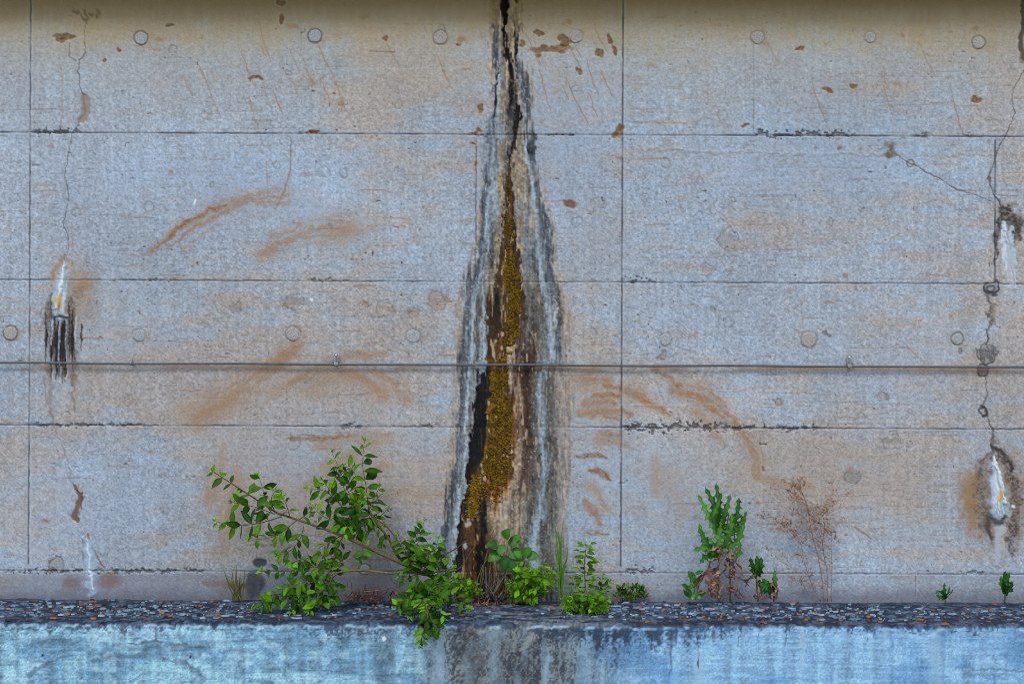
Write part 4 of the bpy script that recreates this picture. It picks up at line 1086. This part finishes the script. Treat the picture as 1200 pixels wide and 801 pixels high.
for br, part, more in ((BR_LEFT, TW[:9], .1), (BR_MID, TW[9:26], .4), (BR_LOW, TW[26:36], .5), (BR_RIGHT, TW[36:], .85)):
    fol, twg = MB(), MB()
    for pts, dps, L, stp, stt in part:
        leafy(fol, twg, pts, dps, L * .95, r, 'ovate', stp * .66, (.0020, .0009), stt, wr=.44)
        if r.random() > more: continue
        ox, oy = r.uniform(-6, 6), r.uniform(-6, 6)          # a second shoot close behind each twig
        leafy(fol, twg, [pts[0]] + [(p[0] + ox, p[1] + oy) for p in pts[1:-1]] + [(pts[-1][0] * .75 + pts[0][0] * .25 + ox * 1.6, pts[-1][1] * .75 + pts[0][1] * .25 + oy * 1.6)],
              [q + .035 for q in dps], L * .9, r, 'ovate', stp * .8, (.0016, .0008), stt, wr=.5, young=False)
    for nm, mbx, mt in (('twigs', twg, BARK), ('foliage', fol, LEAF)):
        o = mbx.build(nm, mt, shrub); o.parent = br

# --- herbs along the wall foot
def herb(name, label, cat, px, py, Y=None):
    p = ledge_pt(px, py)
    if Y is not None: p.y = Y
    t = thing(name, label, cat, p)
    return t, MB(), MB()

def cushion(fol, twg, cx, cy, rx, ry, n, L, Y, r, shape='ovate', tint=.3, root=None, dz=.06):
    for i in range(n):
        a = r.uniform(0, 2 * math.pi); q = math.sqrt(r.random())
        tx, ty = cx + rx * q * math.cos(a), cy + ry * q * math.sin(a)
        yy = Y - r.uniform(0, dz)
        bx, by = root if root else (cx, cy + ry)
        bx += r.uniform(-rx, rx) * .5
        leafy(fol, twg, [(bx, by), ((bx + tx) / 2 + r.uniform(-3, 3), (by + ty) / 2), (tx, ty)], (Y, (Y + yy) / 2, yy), L, r, shape, L * .62, (.0013, .0007), .45, .15, True, .6, tint, .8)

r = random.Random(31)
t, f_, s_ = herb('broadleaf_seedling', 'young plant with few large round dark green leaves beneath the mossy streak', 'plant', 596, 704, -.05)
for px, py, lx_, lz, L in ((581, 636, -.4, .1, .055), (592, 628, .2, .5, .05), (599, 634, .7, .2, .055), (583, 645, -.6, -.3, .062), (602, 643, .8, -.3, .06), (592, 648, .0, -1, .066), (588, 636, -.1, -.3, .05), (604, 632, .4, .6, .04)):
    p = at(px - lx_ * 5, py + 2, -.07); tube(s_, smooth_path([at(594, 702, -.05), at(592, 668, -.06), p], 5), .0022, .0013, 6, .4)
    leaf(f_, p, Vector((lx_, -.35, lz)), Vector((r.uniform(-.3, .3), -.8, .5)), L, L * .85, r.uniform(.05, .4), .25, .3, 'round')
for px, py, lx_, lz, L in ((607, 655, -.3, -.8, .07), (612, 650, .5, .5, .05), (617, 651, .9, .1, .056), (611, 652, -.6, .6, .04)):
    p = at(px, py, -.08); tube(s_, smooth_path([at(598, 702, -.05), at(604, 672, -.07), p], 5), .0020, .0012, 6, .4)
    leaf(f_, p, Vector((lx_, -.35, lz)), Vector((r.uniform(-.3, .3), -.8, .5)), L, L * .8, r.uniform(.1, .5), .25, .3, 'round')
s_.build('stems', STEM, t); f_.build('leaves', tinted('broad leaf', (12, 66, 14), (92, 168, 44), .45, .25, 60, .2, .2, .4), t)

t, f_, s_ = herb('low_herb', 'low bright green bushy herb between the broadleaf seedling and the tall grass', 'plant', 625, 704, -.06)
cushion(f_, s_, 622, 679, 31, 21, 26, .042, -.06, r, 'narrow', .26, None, .14)
for tip in ((638, 660), (631, 668), (645, 668), (606, 668), (650, 682)):
    leafy(f_, s_, [(625, 700), ((625 + tip[0]) / 2, 685), tip], (-.06, -.09, -.1), .042, r, 'ovate', .024, (.0016, .0008), .3, .1, True, .5, .4)
s_.build('stems', STEM, t); f_.build('foliage', HERB, t)

t, f_, s_ = herb('crack_herb', 'small bright green sprig at the left foot of the seep beside the big bush', 'plant', 553, 704, -.05)
cushion(f_, s_, 551, 685, 9, 10, 9, .034, -.07, r, 'ovate', .5, None, .08)
leafy(f_, s_, [(552, 700), (560, 690), (566, 694)], (-.06, -.12, -.14), .03, r, 'ovate', .022, (.0013, .0008), .3, .1, True, .5, .3)
s_.build('stems', STEM, t); f_.build('foliage', HERB, t)

def blades(mb, lst, Y, wd, r, n=8):
    for pts in lst:
        P = smooth_path([at(p[0], p[1], Y - .01 - .05 * i / len(pts) + r.uniform(-.01, .01)) for i, p in enumerate(pts)], 6)
        m = len(P); vs, fs, ts = [], [], []
        tl = r.uniform(.1, .6)
        for i, p in enumerate(P):
            k = i / (m - 1); hw = wd * .5 * (1 - k ** 2.2) + .0003
            d = (P[min(i + 1, m - 1)] - P[max(i - 1, 0)]).normalized()
            sd = d.cross(Vector((r.uniform(-.05, .05), -1, .2))).normalized()
            vs += [p - sd * hw, p + Vector((0, hw * .5, 0)), p + sd * hw]; ts += [tl, min(1, tl + .2), tl]
        for i in range(m - 1):
            a = i * 3; fs += [(a, a + 1, a + 4, a + 3), (a + 1, a + 2, a + 5, a + 4)]
        mb.add(vs, fs, ts)
t, f_, s_ = herb('grass_tuft', 'tall upright green grass blades rising between two low herbs right of the seep', 'grass', 657, 704, -.05)
blades(f_, [[(656, 700), (655, 660), (652, 632), (650, 609)], [(657, 700), (657, 660), (656, 638), (651, 620)], [(657, 700), (657, 650), (658, 630), (661, 604)], [(658, 700), (659, 670), (664, 655), (665, 640)], [(656, 700), (654, 665), (650, 640)], [(658, 700), (660, 672), (663, 662)]], -.05, .0085, r)
f_.build('blades', GRAS, t)

t, f_, s_ = herb('upright_herb', 'upright herb with tiers of small round leaves just right of the tall grass', 'plant', 686, 706, -.12)
P = smooth_path([at(686, 714, -.2), at(686, 690, -.14), at(685, 660, -.12), at(687, 640, -.12)], 6); tube(s_, P, .0030, .0015, 6, .2)
for yy in range(640, 704, 7):
    k = (yy - 640) / 64
    for q in range(6):
        a = q * 1.05 + yy; sp = 1 + .5 * math.sin(yy * .9)
        ld = Vector((math.cos(a), math.sin(a) * .8, r.uniform(-.1, .45)))
        leaf(f_, at(686, yy, -.13) + ld * (.006 + .012 * k * sp + (.016 if q % 2 else 0)), ld, Vector((0, -.5, .85)) + rvec(r, .4), .032 * r.uniform(.8, 1.3), .021, r.uniform(.15, .65), .3, .2, 'round')
cushion(f_, s_, 684, 702, 32, 13, 24, .034, -.2, r, 'ovate', .16, (684, 712), .14)
for bx, tip in ((668, (671, 675)), (672, (676, 678)), (706, (711, 682)), (703, (716, 680)), (700, (707, 672))):
    leafy(f_, s_, [(bx, 700), ((bx + tip[0]) / 2, 690), tip], (-.08, -.1, -.1), .036, r, 'ovate', .026, (.0015, .0009), .35, 0, True, .5, .15)
for tip in ((657, 700), (660, 712), (668, 718), (700, 722), (712, 712), (715, 700)):
    leafy(f_, s_, [(684, 708), ((684 + tip[0]) / 2, 708), tip], (-.2, -.28, -.32), .034, r, 'round', .024, (.0015, .0009), .3, .1, True, .65, .3)
s_.build('stems', STEM, t); f_.build('foliage', HERB, t)

t, f_, s_ = herb('dark_herb', 'row of tiny dark green sprigs at the wall foot right of the vertical joint', 'plant', 740, 706, -.03)
for i in range(13):
    bx = 724 + i * 2.5 + r.uniform(-1, 1); hh = r.uniform(8, 17)
    leafy(f_, s_, [(bx, 703), (bx + r.uniform(-2, 2), 703 - hh * .5), (bx + r.uniform(-4, 5), 703 - hh)], (-.03, -.035, -.04), .026, r, 'narrow', .014, (.0014, .0008), .2, -.4, False, .4, .05, .6)
s_.build('stems', BARK, t); f_.build('foliage', LEAF, t)

# --- spiny wild lettuces
def lettuce(name, label, base, stems, leaves, dry, W, seed):
    r = random.Random(seed)
    t, f_, s_ = herb(name, label, 'weed', base[0], base[1], -.05)
    for pts in stems: tube(s_, smooth_path([at(p[0], p[1], -.05 - .0004 * (base[1] - p[1])) for p in pts], 6), .0042, .0022, 7, r.uniform(.2, .7), .06)
    for i, (a, m, b, lo) in enumerate(leaves):
        out = r.uniform(.02, .08)
        spiny_leaf(f_, [at(a[0], a[1], -.06), at(m[0], m[1], -.07 - out * .6), at(b[0], b[1], -.07 - out)], W * r.uniform(.8, 1.2), (Vector((0, -1, .25)) + rvec(r, .6)).normalized(), r.choice((0, .05, .15, .3, .5)), lo, seed + i, (.36, .6, 1.0, .34) if W > .05 else (.55, .85, 1.0, .5))
    s_.build('stem', STEM, t); f_.build('leaves', LETT, t)
    if dry:
        d_ = MB()
        for i in range(dry[0]):
            bx = base[0] + r.uniform(-dry[1], dry[1]); y0 = base[1] - 4 - r.uniform(0, dry[2])
            y1 = min(base[1] - 2, y0 + r.uniform(6, 26)); x1 = bx + r.uniform(-dry[1], dry[1]) * .9
            spiny_leaf(d_, [at(base[0] + (bx - base[0]) * .3, y0 - 4, -.05), at(bx, y0, -.08 - r.uniform(0, .05)), at((bx + x1) / 2 + r.uniform(-6, 6), (y0 + y1) / 2, -.08), at(x1, y1, -.07)], .020, (Vector((0, -1, .2)) + rvec(r, .9)).normalized(), r.uniform(0, .9), 4, seed + 50 + i)
        d_.build('dry_leaves', DRYL, t)
lettuce('wild_lettuce', 'tallest spiny leaved green weed with shrivelled pinkish brown lower leaves at the wall foot', (847, 704),
        [[(842, 704), (842, 660), (843, 620), (841, 585)], [(856, 704), (855, 660), (852, 625), (854, 600)]],
        [((843, 632), (832, 608), (817, 578), 6), ((842, 612), (837, 592), (826, 570), 5), ((842, 608), (842, 588), (839, 565), 5),
         ((846, 618), (850, 600), (856, 578), 5), ((848, 624), (862, 606), (866, 582), 6), ((850, 630), (866, 616), (876, 598), 6),
         ((850, 642), (864, 634), (873, 610), 5), ((843, 640), (826, 632), (819, 612), 5), ((842, 648), (830, 640), (818, 616), 5), ((844, 626), (836, 606), (844, 584), 5),
         ((852, 650), (864, 650), (867, 632), 4), ((842, 654), (830, 642), (812, 644), 5), ((846, 650), (842, 632), (846, 606), 6), ((848, 640), (856, 622), (858, 600), 5), ((842, 650), (828, 652), (820, 660), 4), ((843, 622), (840, 600), (846, 576), 5)],
        (40, 19, 58), .060, 100)
lettuce('young_lettuce', 'small spiny weed with upright leaves, one turning brown, just right of the tallest weed', (888, 704), [[(888, 704), (887, 685), (887, 668)]],
        [((887, 675), (883, 664), (879, 652), 4), ((887, 676), (887, 664), (887, 650), 4), ((887, 674), (891, 664), (892, 652), 4), ((888, 680), (884, 670), (882, 660), 4), ((888, 682), (896, 686), (899, 691), 4)], (7, 7, 26), .046, 200)
lettuce('leaning_lettuce', 'single narrow leaved spiny weed between the brown tinged weed and the dry brown weed', (907, 704), [[(907, 704), (907, 692), (908, 684)]],
        [((907, 690), (908, 680), (908, 666), 4), ((906, 692), (900, 684), (892, 677), 4), ((906, 694), (898, 690), (893, 692), 3)], (6, 7, 18), .044, 300)
lettuce('toothed_seedling', 'small toothed green seedling at the wall foot below the lime leak at far right', (1178, 707), [[(1178, 707), (1178, 690), (1178, 680)]],
        [((1178, 694), (1174, 684), (1173, 674), 4), ((1178, 694), (1179, 682), (1183, 670), 4), ((1178, 696), (1184, 688), (1186, 680), 3), ((1178, 692), (1177, 680), (1178, 668), 4), ((1178, 698), (1180, 688), (1181, 678), 3)], None, .036, 400)
lettuce('sprawling_seedling', 'tiny green rosette with one long leaf pointing left, alone on the ledge', (1108, 706), [[(1108, 706), (1108, 699)]],
        [((1108, 700), (1103, 693), (1095, 695), 3), ((1108, 700), (1106, 690), (1107, 682), 3), ((1108, 701), (1114, 694), (1117, 689), 3), ((1108, 700), (1111, 694), (1113, 686), 3), ((1108, 701), (1101, 699), (1097, 696), 3)], None, .026, 500)

t, f_, s_ = herb('oval_seedling', 'little seedling with oval leaves and yellow specks left of the tallest spiny weed', 'plant', 813, 705, -.05)
for a, b, m in (((808, 700), (809, 678), .05), ((813, 700), (815, 672), .045), ((818, 700), (818, 682), .05), ((808, 698), (806, 688), .05), ((813, 702), (806, 698), .05), ((815, 702), (820, 697), .045)):
    pa, pb = at(*a, -.05), at(*b, -.07); tube(s_, smooth_path([pa, (pa + pb) / 2 + rvec(r, .006), pb], 4), .0016, .001, 6, .5)
    for q in (.55, .8, 1.0):
        ld = Vector((r.uniform(-.6, .6), -.2, r.uniform(.1, .9))); leaf(f_, pa.lerp(pb, q), ld, Vector((r.uniform(-.4, .4), -1, .3)), m * .8, m * .34, r.uniform(0, .4), .2, .2, 'ovate')
for q in range(3): leaf(f_, at(810 + q * 4, 701 - q % 2 * 2, -.1), Vector((r.uniform(-1, 1), -.3, .6)), Vector((0, -1, .4)), .016, .014, 1.0, .2, 0, 'round')
s_.build('stems', STEM, t); f_.build('leaves', LETT, t)

# --- dry weed
r = random.Random(77)
t, f_, s_ = herb('dry_weed', 'tall dead brown weed of fine bare branching stems against the wall', 'dead weed', 966, 704, -.04)
def dry(p, d, L, rad, dep):
    n = 5; pts = [p.copy()]
    for i in range(n):
        d = (d + rvec(r, .22) * Vector((1, .4, 1))).normalized(); p = p + d * (L / n); p.y = min(p.y, -.012); pts.append(p.copy())
    tube(s_, pts, rad, rad * .6, 5, r.uniform(.0, .9), .12)
    if dep > 0:
        for k in range(r.randint(2, 3)):
            i = r.randint(1, n); sd = r.choice((-1, 1))
            nd_ = (d + Vector((sd * r.uniform(.5, 1.3), r.uniform(-.35, .2), r.uniform(-.2, .3)))).normalized()
            dry(pts[i], nd_, L * r.uniform(.35, .6), rad * .62, dep - 1)
    else:
        for k in range(3):
            q = pts[r.randint(1, n)]; leaf(f_, q, rvec(r).normalized(), rvec(r).normalized(), r.uniform(.006, .013), .005, r.random(), .3, .3, 'narrow')
MAIN = [([(962, 704), (950, 680), (942, 655), (938, 635), (926, 618)], .0036), ([(966, 704), (963, 675), (957, 645), (950, 618), (947, 598), (940, 575)], .0042),
        ([(970, 704), (969, 670), (964, 640), (966, 612), (958, 590)], .0034), ([(974, 704), (975, 665), (974, 640), (975, 615)], .0034), ([(960, 704), (944, 690), (936, 672), (920, 660)], .0026),
        ([(949, 620), (935, 626), (926, 632)], .0028), ([(947, 600), (960, 612), (972, 622)], .0020)]
for pts, rad in MAIN:
    P = smooth_path([at(p[0], p[1], -.035 - .0003 * (704 - p[1])) for p in pts], 6); tube(s_, P, rad * .62, rad * .3, 6, r.uniform(.2, .7), .15)
    for k in range(int(len(P) * .6)):
        i = r.randint(3, len(P) - 1); sd = r.choice((-1, -1, 1))
        up = i / len(P)
        dry(P[i], Vector((sd * r.uniform(.4, 1.1), r.uniform(-.2, .1), r.uniform(.2, 1.0))).normalized(), r.uniform(.03, .07) * (.5 + up), .0008, 1 if up > .4 else 0)
    if rad > .003:
        for k in range(5):
            dry(P[-1 - r.randint(0, 5)], Vector((r.uniform(-1.1, .5), -.1, r.uniform(.3, 1))).normalized(), r.uniform(.06, .12), .0009, 2)
for k in range(8):
    dry(at(r.uniform(915, 945), r.uniform(575, 625), -.08), Vector((r.uniform(-1, .5), 0, r.uniform(.1, 1))).normalized(), r.uniform(.05, .1), .0008, 1)
s_.build('stems', DRYS, t); f_.build('husks', DRYS, t)

# --- dry grass, dead leaves, old roots
r = random.Random(41)
t, f_, s_ = herb('dry_grass_tuft', 'thin tuft of half dry upright grass beside the blackened patch at left', 'grass', 277, 704, -.04)
blades(f_, [[(270 + r.uniform(0, 15), 703), (268 + k * 1.6, 685), (262 + k * 2.4 + r.uniform(-2, 2), 664 + r.uniform(-4, 14))] for k in range(12)], -.04, .0048, r)
f_.build('blades', DRYG, t)

t, f_, s_ = herb('dead_leaf_heap', 'heap of shrivelled purplish brown leaves lying on the ledge behind the bush', 'dead leaves', 428, 708, -.08)
for k in range(90):
    px, py = r.uniform(407, 446), 706 - abs(r.gauss(0, 6)); a = at(px, py, -r.uniform(.03, .12)); a.z = max(a.z, .004)
    d = Vector((r.uniform(-1, 1), r.uniform(-1, .3), r.uniform(-.1, 1)))
    leaf(f_, a, d, rvec(r).normalized(), r.uniform(.02, .045), r.uniform(.004, .010), r.uniform(0, .6), .6, r.uniform(-.6, .8), 'narrow')
f_.build('curled_leaves', DRYL, t)
t, f_, s_ = herb('dead_twig', 'thin dead twig with withered hanging leaves on the ledge left of the bush crown', 'twig', 458, 706, -.08)
tube(s_, smooth_path([at(418, 692, -.10), at(440, 692, -.10), at(458, 687, -.1), at(470, 686, -.09)], 6), .0014, .0022, 6, .2, .1)
tube(s_, smooth_path([at(456, 707, -.08), at(460, 696, -.09), at(466, 688, -.09), at(472, 702, -.1)], 6), .0016, .0016, 6, .2, .1)
for k in range(22):
    a = at(r.uniform(452, 474), r.uniform(688, 700), -r.uniform(.08, .12)); leaf(f_, a, Vector((r.uniform(-.5, .5), -.2, -1)), rvec(r).normalized(), r.uniform(.02, .04), .008, r.uniform(0, .5), .5, .5, 'narrow')
s_.build('stem', DRYS, t); f_.build('withered_leaves', DRYL, t)

t, f_, s_ = herb('old_roots', 'grey splintered root stub and dead stalks at the foot of the wet streak', 'roots', 572, 704, -.05)
for k in range(34):
    bx = r.gauss(574, 7); tx = bx + r.uniform(-22, 22); ty = r.uniform(668, 704)
    p0, p1 = at(bx, 704, -.05), at(tx, ty, -r.uniform(.04, .16)); p1.z = max(p1.z, .006)
    tube(s_, smooth_path([p0, (p0 + p1) / 2 + rvec(r, .012), p1], 5), r.uniform(.003, .0065), .0012, 6, r.random(), .2)
for pts in ([(571, 700), (570, 688), (569, 664)], [(584, 700), (592, 692), (606, 702)], [(560, 700), (548, 706), (540, 700)], [(575, 700), (582, 690), (590, 676)], [(568, 700), (560, 690), (556, 682)]):
    tube(s_, smooth_path([at(p[0], p[1], -.06 - .02 * i) for i, p in enumerate(pts)], 6), .006, .002, 7, .7, .15)
for k in range(60):
    a = at(r.gauss(572, 16), 705, -r.uniform(.02, .13)); a.z = .003; leaf(f_, a, Vector((r.uniform(-1, 1), r.uniform(-1, 1), r.uniform(0, .5))), rvec(r).normalized(), r.uniform(.015, .04), .01, r.uniform(0, .4), .5, .5, 'narrow')
s_.build('roots', ROOT, t); tag(f_.build('leaf_litter', DRYL, t), kind='stuff')

t, f_, s_ = herb('thin_grass', 'thin pale grass stems standing in front of the dark foot of the seep', 'grass', 558, 704, -.05)
blades(f_, [[(545, 702), (544, 670), (541, 628)], [(549, 702), (546, 680), (543, 640)], [(571, 702), (574, 670), (578, 625), (580, 618)], [(565, 702), (563, 680), (570, 650), (576, 628)], [(553, 702), (556, 690), (567, 660), (584, 645)], [(560, 702), (566, 676), (566, 660)], [(548, 702), (540, 690), (538, 672)], [(575, 700), (580, 670), (576, 650), (582, 630)]], -.05, .0040, r)
f_.build('blades', DRYG, t)

# ================================================================== GROUND, LIGHT, CAMERA
gm, nt, b, out = new_mat('dusty gravel ground')
tc = nd(nt, 'ShaderNodeTexCoord'); n1 = nd(nt, 'ShaderNodeTexNoise'); n1.inputs['Scale'].default_value = 6; n1.inputs['Detail'].default_value = 8
nt.links.new(tc.outputs['Object'], n1.inputs['Vector'])
cr = nd(nt, 'ShaderNodeValToRGB'); cr.color_ramp.elements[0].color = (.12, .12, .11, 1); cr.color_ramp.elements[1].color = (.28, .27, .25, 1)
nt.links.new(n1.outputs[0], cr.inputs[0]); nt.links.new(cr.outputs[0], b.inputs['Base Color']); b.inputs['Roughness'].default_value = .95
me = bpy.data.meshes.new('ground')
me.from_pydata([(-400, -400, -1.6), (400, -400, -1.6), (400, 400, -1.6), (-400, 400, -1.6)], [], [(0, 1, 2, 3)]); me.materials.append(gm)
tag(link(bpy.data.objects.new('ground', me)), None, None, None, 'structure')

EL, AZ = math.radians(52), math.radians(-28)            # sun in front of the wall, to the left
wd = bpy.data.worlds.new('World'); SC.world = wd; wd.use_nodes = True
nt = wd.node_tree; bg = nt.nodes['Background']
sky = nt.nodes.new('ShaderNodeTexSky'); sky.sky_type = 'NISHITA'; sky.sun_disc = False
sky.sun_elevation = EL
sky.sun_rotation = math.pi - AZ * -1                    # towards the camera side
sky.air_density = 1.0; sky.dust_density = 1.5
nt.links.new(sky.outputs[0], bg.inputs[0]); bg.inputs[1].default_value = .13
sd = Vector((math.sin(AZ) * math.cos(EL), -math.cos(AZ) * math.cos(EL), math.sin(EL)))   # to the sun
sun = bpy.data.lights.new('sun', 'SUN'); sun.energy = 1.1; sun.angle = math.radians(15); sun.color = (1, .965, .92)
so = bpy.data.objects.new('sun', sun); so.rotation_euler = sd.to_track_quat('Z', 'Y').to_euler(); so.location = (0, -3, 6); COL.objects.link(so)

cam = bpy.data.cameras.new('camera'); cam.sensor_width = 36; cam.lens = 36 * D * S / 1200; cam.clip_end = 2000
co = bpy.data.objects.new('camera', cam); co.location = CAM; co.rotation_euler = (math.pi / 2, -TH, 0); COL.objects.link(co)
SC.camera = co
SC.cycles.filter_width = 0.9
SC.view_settings.view_transform = 'Standard'; SC.view_settings.look = 'None'; SC.view_settings.gamma = 1
SC.view_settings.exposure = 0.5
SC.render.resolution_x, SC.render.resolution_y = 1024, 683
